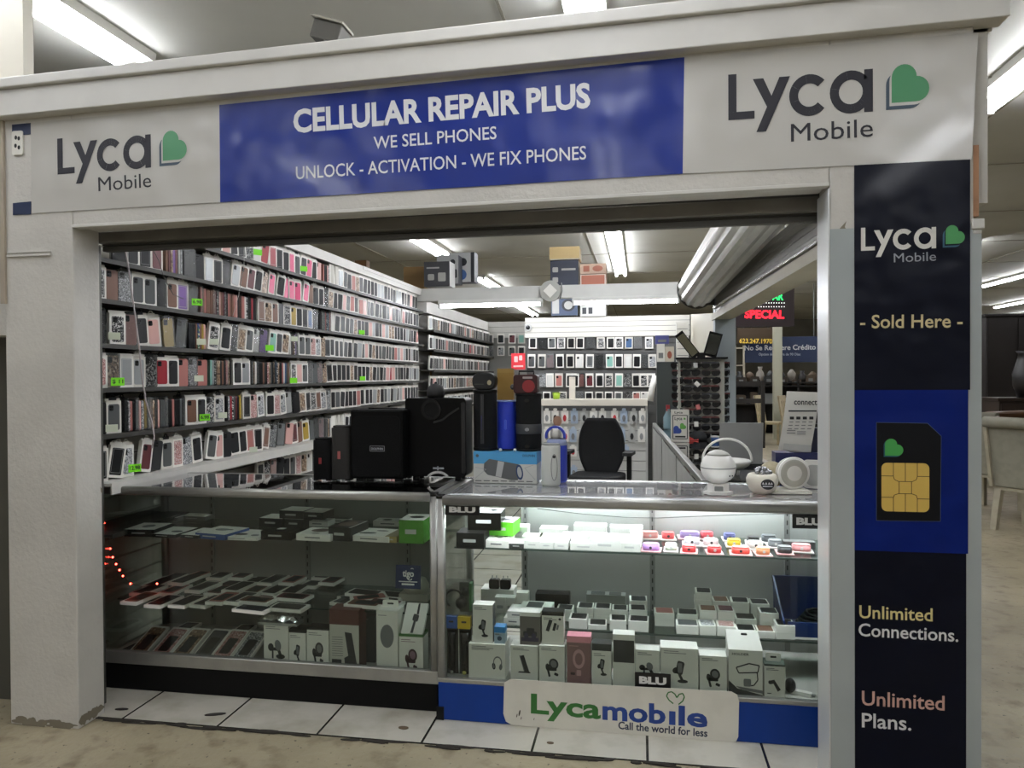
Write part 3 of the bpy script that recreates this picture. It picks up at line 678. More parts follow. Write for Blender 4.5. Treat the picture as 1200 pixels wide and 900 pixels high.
for px, py, lb in ((134, 398, 'pale tag leaning at the left end of the fourth left-wall shelf'), (236, 404, 'pale tag below the dotted case on the fourth left-wall shelf'), (251, 404, 'pale tag below the multicolour case, fourth left-wall shelf'),
                   (131, 506, 'pale tag at the left end of the sixth left-wall shelf'), (261, 490, 'pale tag right of the neon one on the sixth left-wall shelf'), (244, 549, 'pale tag in the middle of the row above the counter top'),
                   (297, 530, 'pale tag far right in the row above the counter top'), (233, 447, 'pale tag right of the glitter cases on the fifth left-wall shelf'), (345, 400, 'pale tag beside the pink cases midway along the fourth shelf')):
    price_tag(px, py, '', 0, lb, .9)
# thin cords hanging in front of the shelves
def cord(name, pts, r, mat, label): return tag(B().tube(pts, r, 6).obj(name, mat), label, 'cable')
cord('hanging_cable', [S(x, y, XF+.10) for x, y in ((146, 288), (150, 310), (157, 360), (163, 405), (166, 440), (171, 470), (178, 495), (181, 512), (178, 525))], .0035, M('b9aeb0', .5), 'pale cord hanging down in front of the left wall shelves')
cord('hanging_cable', [S(x, y, XF+.05) for x, y in ((177, 288), (186, 305), (192, 325), (203, 345), (215, 350))], .002, M('55524c', .5), 'thin dark wire looping over the second left-wall shelf')
cord('hanging_cable', [S(x, y, XF+.05) for x, y in ((286, 282), (286, 310), (280, 345), (273, 370))], .0015, M('b5b4ae', .5), 'thin pale wire hanging in front of the upper left-wall shelves')
# ------------------------------------------------------------------ printed pictures for cartons (unit square, facing the viewer)
def P_holder(): return [(rot2(rrect(.38, .42, .66, .86, .07), .52, .64, -14), 0), (ell(.36, .55, .13, .10, 20), 0), (rot2(rrect(.50, .20, .60, .46, .02), .55, .33, 30), 0), (ell(.62, .20, .20, .06), 0), (rrect(.43, .48, .60, .80, .05), 1)]
def P_clamp(): return [(ell(.58, .70, .22, .24, 25), 0), (rrect(.28, .40, .72, .56, .05), 0), (ell(.30, .55, .10, .16, 10), 0), (rot2(rrect(.30, .14, .40, .46, .03), .35, .3, 15), 0), (rot2(rrect(.60, .20, .80, .32, .04), .7, .26, -20), 0), (ell(.58, .70, .14, .16, 25), 1)]
def P_stand(): return [([(.30, .82), (.52, .86), (.78, .20), (.52, .20)], 0), (ribbon([(.30, .84), (.55, .20)], .03)[0], 1), ([(.22, .14), (.86, .14), (.80, .20), (.28, .20)], 0)]
def P_clipper(): return [([(.52, .92), (.78, .90), (.98, .10), (.80, .06), (.70, .12)], 0), ([(.50, .30), (.66, .36), (.72, .06), (.54, .04)], 0), (rrect(.04, .10, .40, .26, .01), 0)] + [(rrect(.05, .34+.055*k, .45, .355+.055*k, .004), 1) for k in range(9)]
def P_round(): return [(ell(.5, .56, .40, .34), 1), (ell(.5, .64, .36, .22), 0), (ell(.5, .45, .36, .19), 0)]
def P_phones(): return [(p, 1) for p in arcband(.62, .55, .26, .20, -70, 200, 16)] + [(ell(.40, .40, .10, .14, 15), 0), (ell(.80, .38, .09, .13, -15), 1), (ell(.40, .40, .05, .08, 15), 1)]
def P_fan(): return [(ell(.5, .6, .32, .30), 1), (ell(.5, .6, .20, .19), 2), (ell(.5, .6, .08, .08), 1), (rrect(.38, .08, .62, .26, .03), 1), (rrect(.06, .10, .30, .18, .03), 0)]
def P_mirror(): return [(p, 0) for p in ribbon([(.22, .70), (.60, .82), (.90, .78), (.86, .60), (.30, .56), (.22, .70)], .035)] + [(p, 0) for p in ribbon([(.84, .60), (.86, .40), (.74, .26), (.60, .24)], .035)] + [(rrect(.44, .22, .66, .42, .04), 1), ([(0, .36), (.25, .16), (1, .02), (1, .0), (0, 0)], 0), ([(.2, .22), (1, .14), (1, .06), (.4, .12)], 1)]
def P_bars(): return [(rot2(rrect(.20, .26, .38, .86, .02), .3, .5, -18), 0), (rot2(rrect(.52, .30, .66, .70, .02), .6, .5, -15), 0), (rot2(rrect(.70, .36, .80, .62, .02), .75, .5, -15), 1), (ell(.86, .9, .07, .06), 0)]
def P_arm(): return [([(.16, .66), (.46, .74), (.84, .26), (.66, .16), (.42, .54), (.22, .50)], 0), (ell(.2, .60, .08, .09), 0), (rrect(.05, .04, .3, .08, .01), 0)]
def P_bike(): return [(ell(.25, .62, .14, .14), 0), (rrect(.20, .50, .62, .62, .04), 0), (ell(.60, .70, .15, .20, 20), 1), (rot2(rrect(.60, .30, .74, .62, .03), .67, .45, 25), 0), (ell(.72, .30, .22, .09), 0), (rrect(.3, .22, .38, .5, .02), 0)]
def P_watch(): return [([(.42, .02), (.56, .02), (.60, .42), (.48, .42)], 0), (rot2(rrect(.40, .40, .70, .62, .05), .55, .5, -10), 0), ([(.56, .62), (.68, .62), (.66, .98), (.56, .98)], 0)]
def P_jeep(): return [(rrect(.1, .34, .9, .56, .06), 0), (rrect(.3, .5, .75, .72, .06), 0), (ell(.28, .34, .13, .15), 1), (ell(.72, .34, .13, .15), 1), (rrect(0, .08, 1, .26, .01), 1)]
def P_sport(): return [(ell(.3, .4, .16, .3, 20), 0), (ell(.6, .5, .14, .34, -12), 1), (ell(.8, .4, .12, .22, 10), 0), (rrect(0, .86, 1, .98, .01), 0)]
INKM = [M('2a2b2d', .5), M('77787a', .5), M('e2dedb', .5)]

def carton(px0, px1, ptop, Y, z, dep, name, label, cat, col=None, lid=None, pic=None, inks=None, lines=2, side=None, tab=False, group='cartons inside the glass counters', pbox=(.08, .06, .92, .70), words=None, topc=None, rz=0., px_y=None):
    """upright retail carton; its front face stands at depth Y, silhouette measured in the photograph"""
    py = px_y or 760
    a, c = W(px0, py, Y), W(px1, py, Y); w = (c.x-a.x)/2; h = W((px0+px1)/2, ptop, Y).z-z
    t = thing(name, label, cat, ((a.x+c.x)/2, Y, z+.0004), rz, group)
    m = [col or CARD, side or col or CARD, topc or col or CARD]
    w -= .0012; b = B()
    vs = [(-w, 0, 0), (w, 0, 0), (w, dep, 0), (-w, dep, 0), (-w, 0, h), (w, 0, h), (w, dep, h), (-w, dep, h)]
    b.add(vs, [(0, 1, 5, 4)], 0).add(vs, [(1, 2, 6, 5), (2, 3, 7, 6), (3, 0, 4, 7), (3, 2, 1, 0)], 1).add(vs, [(4, 5, 6, 7)], 2)
    b.obj('carton', m, t)
    if lid:
        hl = h*lid[1]
        B().box(-w-.0006, -.0006, h-hl, w+.0006, dep+.0006, h+.0006).obj('lid_band', lid[0], t)
    if pic:
        q = B(); x0, z0, x1, z1 = pbox
        for pl, k in pic(): q.flat([(-w+2*w*(x0+(x1-x0)*x), h*(z0+(z1-z0)*zz)) for x, zz in pl], -.0009-.0003*k, k)
        q.obj('printed_picture', inks or INKM, t)
    if lines or words:
        q = B(); zt = h*(1-(lid[1] if lid else 0))
        if words: text(q, words[0], -w*.8, zt-words[1]*h, -w*.8+2*w*words[2], zt-words[1]*h, words[3]*h, -.0009, 0, .02)
        for k in range(lines):
            ln = (.5, .75, .62, .7)[k % 4]; q.flat(rrect(-w*.84, zt-h*(.07+.045*k)-.002, -w*.84+2*w*.8*ln, zt-h*(.07+.045*k)+.0008, .0005, 1), -.0009)
        q.obj('printed_text', (inks or INKM)[0 if words else 1], t)
    if tab:
        q = B(); q.prism(rrect(-w*.75, h, w*.75, h+.034, .008), 'y', dep*.5, dep*.5+.001)
        q.flat(rrect(-w*.3, h+.014, w*.3, h+.022, .003), dep*.5-.0004, 1); q.obj('hang_tab', [m[2], INK], t)
    return t
def flatbox(px, py, z, w, d, h, name, label, cat, rz=0., top=None, side=None, deco=None, group='cartons inside the glass counters', yy=None):
    """carton lying flat; (px,py) is the middle of its lower front edge on a surface z"""
    p = G(px, py, z)
    t = thing(name, label, cat, (p.x, yy if yy else p.y, z+.0004), R(rz), group)
    b = B(); vs = [(-w/2, 0, 0), (w/2, 0, 0), (w/2, d, 0), (-w/2, d, 0), (-w/2, 0, h), (w/2, 0, h), (w/2, d, h), (-w/2, d, h)]
    b.add(vs, [(0, 1, 5, 4), (1, 2, 6, 5), (2, 3, 7, 6), (3, 0, 4, 7), (3, 2, 1, 0)], 0).add(vs, [(4, 5, 6, 7)], 1)
    b.obj('carton', [side or CARD, top or CARD], t)
    if deco:
        q = B(); mats = []
        for pl, m in deco:
            if m not in mats: mats.append(m)
            q.add([(-w/2+w*x, d*y, h+.0006) for x, y in pl], [tuple(range(len(pl)))], mats.index(m))
        q.obj('printed_top', mats, t)
    q = B(); q.flat(rrect(-w*.25, h*.4, w*.2, h*.6, .001, 1), -.0006); q.obj('printed_text', INKG if side is None or side is CARD else GREYL, t)
    return t
ELL = lambda m, cx=.5, cy=.5, rx=.3, ry=.25, r_=0: (ell(cx, cy, rx, ry, r_), m)
WIN = lambda m, a=.12: (rrect(a, a, 1-a, 1-a, .05, 2), m)

# ---- left counter, upper shelf
z = .72+.0005
DB = M('1c1c1b', .4); WT = CARD
flatbox(163, 629, z, .15, .16, .034, 'boxed_earphones', 'black box with white top, leftmost on upper shelf of left counter', 'box', 4, WT, DB, [ELL(INKG, .5, .5, .2, .2)])
flatbox(190, 630, z, .14, .17, .016, 'boxed_cable', 'thin white-topped box right of the leftmost black box, left counter', 'box', -4, WT, DB, [ELL(INK, .7, .4, .2, .12)])
flatbox(222, 631, z, .10, .16, .016, 'boxed_cable', 'thin white-topped box just left of the blue-edged box', 'box', -6, WT, DB, [ELL(INKG, .5, .5, .2, .12)])
flatbox(246, 632, z, .17, .17, .026, 'boxed_earphones', 'white-topped box with blue edge, upper shelf of left counter', 'box', -10, WT, M('34508a', .45), [ELL(INKG, .45, .55, .22, .14), ELL(INK, .7, .6, .08, .05)])
flatbox(192, 611, z, .16, .10, .022, 'boxed_cable', 'white box lying behind the leftmost black box, left counter', 'box', -3, WT, GREYM, [ELL(INKG, .4, .5, .16, .1)])
flatbox(225, 610, z, .15, .10, .022, 'boxed_cable', 'white box lying behind the blue-edged box, left counter', 'box', -3, WT, GREYM, [ELL(INK, .5, .5, .16, .05, 20)])
flatbox(278, 633, z, .20, .17, .014, 'boxed_earphones', 'flat white box with dark picture, midway on left counter upper shelf', 'box', -3, WT, None, [ELL(INK, .4, .35, .18, .12), ELL(INKG, .8, .3, .1, .1)])
a_ = flatbox(317, 618, z, .13, .12, .045, 'boxed_charger', 'lower black box of the left stack of two, left counter upper shelf', 'box', -4, WT, DB)
flatbox(317, 618, z+.0455, .13, .12, .040, 'boxed_charger', 'upper white-topped black box of the left stack, left counter upper shelf', 'box', -4, WT, DB, yy=a_.location.y)
a_ = flatbox(344, 619, z, .105, .12, .045, 'boxed_charger', 'lower black box of the right stack of two, left counter upper shelf', 'box', -4, WT, DB)
flatbox(344, 619, z+.0455, .105, .12, .036, 'boxed_charger', 'upper white-topped black box of the right stack, left counter upper shelf', 'box', -4, WT, DB, yy=a_.location.y)
flatbox(323, 633, z, .15, .09, .040, 'boxed_earphones', 'glossy black box in front of the two black stacks', 'box', -2, BLACKG, BLACKG, [(rrect(.35, .5, .6, .9, .05), GREYL)])
flatbox(367, 634, z, .17, .15, .030, 'boxed_earphones', 'white box with brown oval picture, left counter upper shelf', 'box', -3, WT, None, [ELL(M('6a5a50', .5), .45, .6, .25, .25), ELL(INK, .5, .15, .12, .04)])
flatbox(398, 634, z, .115, .17, .062, 'boxed_headset', 'black box with large brown circle on top, left counter upper shelf', 'box', -7, M('35302d', .5), DB, [ELL(M('6e5c55', .5), .5, .5, .38, .3), (rrect(.9, .0, .99, 1, .02), GREYL)])
flatbox(372, 617, z, .11, .09, .026, 'boxed_cable', 'white box with dark top picture behind the brown oval box', 'box', 0, WT, None, [ELL(INK, .5, .5, .3, .12)])
flatbox(395, 613, z, .13, .08, .022, 'boxed_cable', 'dark flat box behind the box with brown circle', 'box', -3, DB, WT)
flatbox(433, 635, z, .19, .17, .026, 'boxed_tool', 'white box with dark cable picture near the green box', 'box', -6, WT, None, [ELL(INK, .3, .35, .22, .1, 10), ELL(INKG, .55, .7, .16, .08)])
flatbox(455, 617, z, .16, .09, .026, 'boxed_tool', 'white box at the back, left of the green box', 'box', 0, WT, None, [ELL(INK, .4, .4, .16, .2)])
flatbox(458, 636, z, .055, .16, .028, 'boxed_cable', 'yellowish box squeezed against the green box, left counter', 'box', -4, M('8d8468', .5), M('a4935a', .5))
GRB = M('4c8f2a', .45, noise=.15, nscale=20)
flatbox(482, 637, z, .115, .15, .105, 'boxed_watch', 'tall green box with white top, right end of left counter', 'box', 0, WT, GRB, [ELL(INK, .55, .5, .3, .18)])
# ---- left counter, lower shelf: white-framed cases lying flat in overlapping rows
z = .40+.0005; rnd = random.Random(5); k = 0
PLY = [(rrect(.08, .05, .92, .95, .04, 2), None)]
lay = [(142, 712, .60, -32), (165, 714, .58, -30), (187, 712, .6, -28)]
lab = 'flat white-framed phone case, %s in the %s row, lower shelf of left counter'
def flatcase(x, y, zz, rz, col, nm, lb, w=.088, d=.17, h=.014, tilt=0.):
    o = link(nm, pmesh('flat_package%d' % (w*1000), lambda: B().box(-w/2, 0, 0, w/2, d, h), [CARD]), None, (x, y, zz), R(rz), rx=R(tilt)); tag(o, lb, 'phone case', 'flat phone cases in the left counter')
    def f():
        b = B(); b.prism(rrect(-w/2+.008, .014, w/2-.008, d-.012, .008, 2), 'z', h-.0008, h+.0012)
        b.add([(x_, y_, h+.0014) for x_, y_ in rrect(-.026, .03, .026, .13, .006, 2)], [tuple(range(12))], 1); return b
    link('case', pmesh('flat_case%d' % (w*1000), f, [COLS[col], COLS['charcoal' if col != 'charcoal' else 'black']]), o); return o
rows = [('front', 713, (150, 178, 206, 231, 250, 270, 288), -6), ('middle', 699, (160, 192, 225, 247, 268, 290, 312, 336), -4), ('back', 690, (175, 205, 238, 262, 286, 310, 335, 360, 382), -4), ('rearmost', 684, (190, 220, 250, 276, 300, 326, 350, 374), -4)]
cs = ['grey', 'dark red', 'charcoal', 'rose', 'black', 'charcoal', 'grey', 'brown']
for nm, py, xs, rz in rows:
    for j, px in enumerate(xs):
        p = G(px, py, z); flatcase(p.x, p.y, z+.0152*rnd.choice((0, 1)), rz+rnd.uniform(-4, 4), cs[(j*3+len(xs)) % 8], 'flat_phone_case', lab % (ordn(j+1), nm))
for j, (px, py, rz) in enumerate(((322, 714, 82), (326, 708, 84), (364, 712, 86), (368, 704, 85), (402, 702, -55), (416, 706, -60), (432, 708, 74), (450, 700, 80), (470, 705, 78), (452, 712, 85), (478, 698, 82), (474, 712, 80))):
    p = G(px, py, z); flatcase(p.x, p.y-.05, z+.016*(j % 2)+.002, rz, cs[(j*5+2) % 8], 'flat_phone_case', 'flat white-framed case lying crosswise, %s from the left, lower shelf of left counter' % ordn(j+1))
# small blue card and round lid at the right
p = W(478, 690, 3.25)
t = thing('card_sign', 'small navy card sign with white lettering at the right of left counter', 'sign', (p.x, 3.25, p.z), 0, None, R(-6))
B().box(-.060, 0, 0, .060, .003, .106).obj('card', M('0f2350', .4), t)
b = B(); text(b, 'tigo', -.027, .055, .027, .055, .030, -.001, 0, .03)
for r_ in arcband(.008, .050, .013, .009, 200, 340, 8): b.flat(r_, -.001)
for r_ in arcband(.018, .086, .008, .005, 20, 160, 8): b.flat(r_, -.001)
for zz in (.030, .016): b.flat(rrect(-.044 if zz > .02 else -.03, zz, .044 if zz > .02 else .03, zz+.004 if zz > .02 else zz+.008, .001, 1), -.001)
b.obj('lettering', LWH, t)
p = W(488, 668, 3.45)
tag(B().lathe([(.001, 0), (.06, 0), (.062, .03), (.045, .06), (.001, .07)]).obj('domed_lid', M('b9b7a8', .5), None, (p.x, 3.45, .4345)), 'pale domed lid behind the navy card sign', 'lid')
tag(B().box(-.07, -.06, 0, .07, .06, .033).obj('flat_carton', M('b9b4a4', .5), None, (p.x, 3.45, .4008)), 'pale flat carton under the domed lid, left counter', 'box')
# ---- left counter, floor
z = .13+.0125; YD = 3.155
for j, (px, py, col) in enumerate(((160, 770, 'brown floral'), (186, 772, 'pink glitter'), (210, 773, 'brown floral'), (236, 774, 'grey'), (258, 775, 'pink glitter'), (281, 777, 'silver glitter'))):
    p = G(px, py, z); flatcase(p.x, max(p.y, YD), z+.003, -4, col, 'flat_phone_case', '%s case propped on the left counter floor, %s from the left' % (col, ordn(j+1)), w=.098, d=.19, tilt=24)
for j, (px, py) in enumerate(((140, 770), (205, 745), (275, 748))):
    p = G(px, py, z); flatcase(p.x, p.y, z+.001, -6+j*5, 'black', 'flat_phone_case', ('dark flat case in the shadowy left corner of the counter floor', 'dark flat case behind the glitter cases on the counter floor', 'dark flat case near the white cartons on the counter floor')[j])
carton(309, 338, 731, YD, z, .07, 'phone_mount_carton', 'white carton with phone holder picture under the silver bag', 'box', CARD, pic=P_bike)
carton(338.5, 358.5, 738, YD, z, .07, 'phone_mount_carton', 'narrow white carton with dark top, second from left on counter floor', 'box', CARD, lid=(DB, .08), pic=P_holder, topc=DB)
carton(359.5, 385.5, 736, YD, z, .06, 'phone_mount_carton', 'white carton with round clamp picture left of the clipper carton', 'box', CARD, lid=(DB, .05), pic=P_clamp, topc=DB)
carton(386, 421, 715, YD, z, .09, 'clipper_carton', 'tall brown-topped carton with hair clipper picture', 'box', M('c6c4bb', .5), lid=(M('5a2f28', .5), .24), pic=P_clipper, side=M('4a2a26', .5), topc=M('3a2a27', .5), pbox=(.04, .02, .96, .70), lines=0)
carton(424, 440, 722, YD+.12, z, .09, 'dark_carton', 'dark grey carton set back beside the clipper carton', 'box', M('3c3f42', .5), lines=1)
carton(441, 466.5, 716, YD, z, .10, 'speaker_carton', 'tall white carton with dark round speaker picture', 'box', CARD, pic=P_round, tab=True, pbox=(.1, .30, .9, .84), lines=1)
carton(467.5, 496, 744, YD, z, .08, 'phone_mount_carton', 'white carton with green rim, rightmost on left counter floor', 'box', CARD, lid=(M('3d6a34', .5), .05), pic=P_clamp, inks=[M('4a3236', .5), M('8a6a78', .5), CARD], topc=GRB)
p = W(482, 744, YD)
t = thing('watch_carton', 'slim white watch carton leaning on the green-rimmed carton', 'box', (p.x, YD+.004, p.z+.004), 0, 'cartons inside the glass counters', R(-42))
B().box(-.050, 0, 0, .050, .02, .145).obj('carton', CARD, t)
b = B()
for pl, k in P_watch(): b.flat([(-.045+.09*x, .145*zz) for x, zz in pl], -.001)
b.obj('printed_picture', INKM[0], t)
# crinkled silver bag
p = W(332, 731, YD+.03)
t = thing('foil_bag', 'crinkled silver foil bag lying on top of a white carton', 'bag', (p.x-.012, YD+.03, p.z+.002))
b = B(); n, m_ = 16, 7; rr = random.Random(2); vs = []
for j in range(m_):
    for i in range(n):
        u, v = i/(n-1)-.5, j/(m_-1)-.5; e = 1-max(abs(u), abs(v))*2
        vs.append((u*.19, v*.07, .018+.028*min(e*2, 1)*rr.uniform(.55, 1)+.012*rr.random()))
b.add(vs, [(j*n+i, j*n+i+1, (j+1)*n+i+1, (j+1)*n+i) for j in range(m_-1) for i in range(n-1)]).obj('foil', M('d4d6d8', .16, metal=.95), t)
b = B().box(-.095, -.035, .0, .095, .035, .012); b.obj('bag_base', M('b9bbbc', .3, metal=.6), t)
# red light string in the left corner
pts = [W(x, y, 3.22) for x, y in ((122, 613), (125, 623), (129, 643), (132, 653), (136, 661), (140, 668), (144, 675), (153, 684), (168, 688), (184, 684))]
t = thing('string_light', 'string of tiny red lights drooping in the left end of left counter', 'string lights', (0, 0, 0))
B().tube(pts, .0012, 5).obj('wire', M('3a1a1a', .5), t)
RL = M('ff3a30', .4, emit=30., name='red_bulb')
for i, q in enumerate(pts):
    if i != 8: B().ball(q, .0042, n=8).obj('bulb', RL, t)

# ---- right counter, upper shelf
z = .715+.0005
gp = 'cartons inside the glass counters'
flatbox(551, 643, z, .125, .12, .068, 'boxed_headset', 'lower black box at the left end of right counter upper shelf', 'box', 0, BLACK, BLACK)
q = flatbox(546, 643, z+.0685, .15, .13, .078, 'boxed_headset', 'upper black box with white pictures on top, below the black sticker', 'box', 2, M('3a3c3e', .4), BLACKG, [ELL(CARD, .3, .5, .14, .16), ELL(CARD, .7, .6, .16, .2), ELL(INK, .7, .6, .09, .12)], yy=3.23)
GRN = M('63c92a', .4)
flatbox(582, 642, z, .11, .12, .032, 'boxed_earbuds', 'white box with a red dot on its front, right counter upper shelf', 'box', -3, CARDW, None, [(ell(.5, .5, .12, .1), INK), (ell(.3, .7, .08, .08), INK), (ell(.7, .7, .08, .08), INK)])
flatbox(586, 628, z, .11, .13, .036, 'boxed_watch', 'white box under the bright green box', 'box', -4, CARDW)
flatbox(587, 628, z+.0365, .112, .13, .062, 'boxed_watch', 'bright green box with white top, right counter upper shelf', 'box', -5, CARDW, GRN, [ELL(INKG, .5, .5, .3, .22), ELL(INK, .5, .5, .18, .14)])
flatbox(605, 643, z, .065, .11, .022, 'boxed_cable', 'dark-sided white-topped box right of the red-dot box', 'box', 0, CARDW, GREYD)
k = 0
for row, items in enumerate((((623, 644, 21, .034), (640, 644.5, 17, .030), (657, 645, 17, .030), (684, 646, 34, .030), (709, 646, 38, .050), (738, 647, 26, .038)),
                             ((625, 634, 24, .032), (648, 634, 30, .032), (672, 635, 27, .042), (697, 635, 32, .044), (726, 635, 30, .040), (746, 634, 14, .06)),
                             ((614, 622, 22, .050), (652, 624, 34, .046), (694, 624, 40, .064), (735, 625, 40, .060)))):
    for j, (px, py, wpx, h) in enumerate(items):
        Yr = (3.205, 3.30, 3.41)[row]; p = W(px, py, Yr)
        flatbox(px, py, z, wpx*Yr/870*.95, .085, h, 'boxed_charger', 'small white charger box, %s from left in the %s row, right counter upper shelf' % (ordn(j+1), ('front', 'middle', 'back')[row]), 'box', rnd.uniform(-2, 2), CARDW, M('d9d8d2', .5), [(rrect(.2, .3, .8, .5, .02, 1), GREYL)], 'small white charger boxes', yy=Yr)
# carded earbud covers
covers = [((135, 250, 245, 335), 'lavender', 'b48ad0'), ((135, 195, 245, 260), 'white with red top', 'c98a86'), ((258, 220, 340, 265), 'coral', 'd0575a'), ((365, 205, 490, 260), 'clear purple', '9a86b8'), ((390, 250, 490, 300), 'white and purple', 'e0dde6'),
          ((275, 290, 350, 335), 'pale mint', 'd3dcc9'), ((375, 290, 465, 345), 'bright red', 'cf3b40'), ((495, 230, 575, 262), 'pinkish red', 'd2545c'), ((510, 255, 605, 305), 'white and pink', 'e6cfd0'), ((535, 295, 622, 352), 'deep red', 'c02f33'),
          ((630, 240, 705, 272), 'slate blue', '55598c'), ((650, 268, 735, 308), 'yellow', 'd9bd2e'), ((680, 305, 795, 365), 'orange red', 'd2493e'), ((765, 250, 845, 292), 'black', '1e1f20'), ((775, 280, 875, 322), 'white', 'dcdad4'),
          ((835, 320, 920, 368), 'orange', 'd08a5e'), ((860, 236, 950, 282), 'dark grey', '55585c'), ((900, 266, 985, 312), 'grey', '7b7e82'), ((955, 300, 1042, 352), 'charcoal', '2b2c2e'), ((1040, 280, 1155, 340), 'salmon pink', 'd68f90')]
for i, ((x0, y0, x1, y1), nm, col) in enumerate(covers):
    px, py = 725+(x0+x1)/2/5.106, 580+y1/5.106+1
    p = G(px, py, z); w = max(.05, (x1-x0)/5.106*p.y/880*.9)
    t = thing('earbud_cover', '%s earbud cover on a pale card, right counter upper shelf' % nm, 'earbud case cover', (p.x, max(p.y, 3.215), z+.0004), R((i*37 % 13)-6), 'carded earbud covers')
    B().box(-w*.62, -.012, 0, w*.62, .085, .0025).obj('backing_card', M('e3dcd8', .4) if i % 3 else M('d9a7a6', .4), t)
    m = M(col, .35); h = .030
    prof = rrect(-w/2, .006, w/2, .056, .018, 4)
    b = B(); b.prism(prof, 'z', .0027, h-.004, 0, True); b.prism([(x*.92, .031+(y-.031)*.9) for x, y in prof], 'z', h-.004, h, 0, True); b.obj('cover', m, t)
    B().cyl((0, .010, h*.5), (0, .0045, h*.5), .006, n=10).obj('loop', GREYL if i % 2 else INK, t)
tag(B().box(-.065, 0, 0, .065, .045, .032).obj('dark_box', GREYD, None, tuple(W(937, 632, 3.36))[:2]+(z,)), 'dark slim box behind the salmon pink earbud cover', 'box')

# ---- right counter, lower shelf: little white boxes with dark windows
z0 = .355+.0005
c4 = lambda x: 725+x/5.106
c4y = lambda y: 580+y/5.106
grp = 'small white boxes with dark windows'
ALLB = []
def winbox(xa, xb, yt, Y, name_at, col='black', hb=.036):
    """stack of small boxes whose top front edge is at photo row yt"""
    a, c = W(xa, yt, Y), W(xb, yt, Y); h = a.z-z0; n = max(1, round(h/hb)); hh = h/n; w = c.x-a.x-.002
    for k in range(n):
        lb = 'dark-windowed white box, %s%s' % (name_at, '' if n == 1 else (', top of stack' if k == n-1 else (', bottom of stack' if k == 0 else ', %s up' % WORDN[k])))
        o = link('window_box', B().box(-w/2, 0, 0, w/2, .085, hh-.0008).mesh('package'), None, ((a.x+c.x)/2, Y, z0+k*hh), R((k*7+int(xa)) % 5-2)); o.data.materials.append(CARDW if k % 2 else CARD)
        tag(o, lb, 'box', grp); ALLB.append(o)
        if k == n-1:
            b = B(); b.prism(rrect(-w/2+.008, .010, w/2-.005, .078, .004, 2), 'z', hh-.002, hh+.0006); b.obj('case', COLS[col], o)
R1 = [(345, 480, 778, 'grey'), (483, 585, 780, 'silver glitter'), (588, 700, 785, 'pink glitter'), (705, 825, 808, 'black'), (828, 938, 814, 'brown'), (942, 1058, 778, 'black')]
for j, (x0, x1, yt, col) in enumerate(R1): winbox(c4(x0), c4(x1), c4y(yt), 3.262, '%s from left, front row right of lower shelf' % ordn(j+1), col)
R2 = [(215, 335, 705, 'rose'), (350, 475, 712, 'charcoal'), (482, 588, 690, 'brown'), (592, 695, 692, 'dark red'), (700, 825, 740, 'black'), (845, 960, 705, 'charcoal')]
for j, (x0, x1, yt, col) in enumerate(R2): winbox(c4(x0), c4(x1), c4y(yt), 3.352, '%s from left, second row right of lower shelf' % ordn(j+1), col)
R3 = [(458, 558, 583, 'charcoal'), (565, 665, 635, 'brown'), (672, 783, 640, 'black'), (790, 905, 650, 'charcoal'), (65, 172, 632, 'charcoal')]
for j, (x0, x1, yt, col) in enumerate(R3): winbox(c4(x0), c4(x1), c4y(yt), 3.442, '%s from left, rear row right of lower shelf' % ordn(j+1), col)
c3 = lambda x: 505+x/5.217
c3y = lambda y: 580+y/5.217
L1 = [(842, 955, 755, 'black'), (960, 1075, 792, 'black'), (1092, 1196, 765, 'black'), (1205, 1330, 770, 'black')]
for j, (x0, x1, yt, col) in enumerate(L1): winbox(c3(x0), c3(x1), c3y(yt), 3.262, '%s from left, front row left of lower shelf' % ordn(j+1), col)
L2 = [(765, 865, 700, 'black'), (890, 992, 688, 'black'), (996, 1100, 692, 'black'), (1105, 1205, 702, 'black'), (1212, 1318, 702, 'black')]
for j, (x0, x1, yt, col) in enumerate(L2): winbox(c3(x0), c3(x1), c3y(yt), 3.352, '%s from left, second row left of lower shelf' % ordn(j+1), col)
L3 = [(985, 1100, 722, 'charcoal')]
z = z0
for (px, py, w, d, h, nm, lb, top, side, deco, zz) in ((626, 722, .145, .13, .030, 'boxed_phone', 'wide white phone box with dark window, left of lower shelf', CARDW, None, [(rrect(.2, .25, .7, .9, .03, 2), GREYD)], .032),
        (626, 722, .145, .13, .031, 'boxed_phone', 'white box under the wide windowed phone box', CARDW, None, None, 0),
        (600, 735, .085, .11, .030, 'boxed_phone', 'lower white box at the left of lower shelf', CARDW, None, None, 0), (600, 735, .085, .11, .030, 'boxed_phone', 'upper white box at the left of lower shelf', CARDW, None, None, .0305)):
    flatbox(px, py, z+zz, w, d, h, nm, lb, 'box', -2, top, side, deco, yy=3.30 if px > 610 else 3.265)
for j, (px, w, hh, bright) in enumerate(((586, .050, .075, 1), (598, .045, .075, 1), (612, .055, .1, 1), (588, .04, .05, 0))):
    p = W(px, 720, 3.42+.05*(j == 3)); t = thing('charger_box', ('small white upright charger box, leftmost behind the white stack', 'small white upright charger box, second behind the white stack', 'tallest bright white charger box behind the white stack', 'small grey charger box at the very back')[j], 'box', (p.x, 3.42+.06*(j == 3), z), 0, 'upright charger boxes')
    B().box(-w/2, 0, 0, w/2, .05, hh).obj('carton', CARDW if bright else GREYL, t); B().flat(rrect(-w*.3, hh*.3, w*.3, hh*.5, .003, 2), -.0008).obj('printed_picture', GREYL, t)
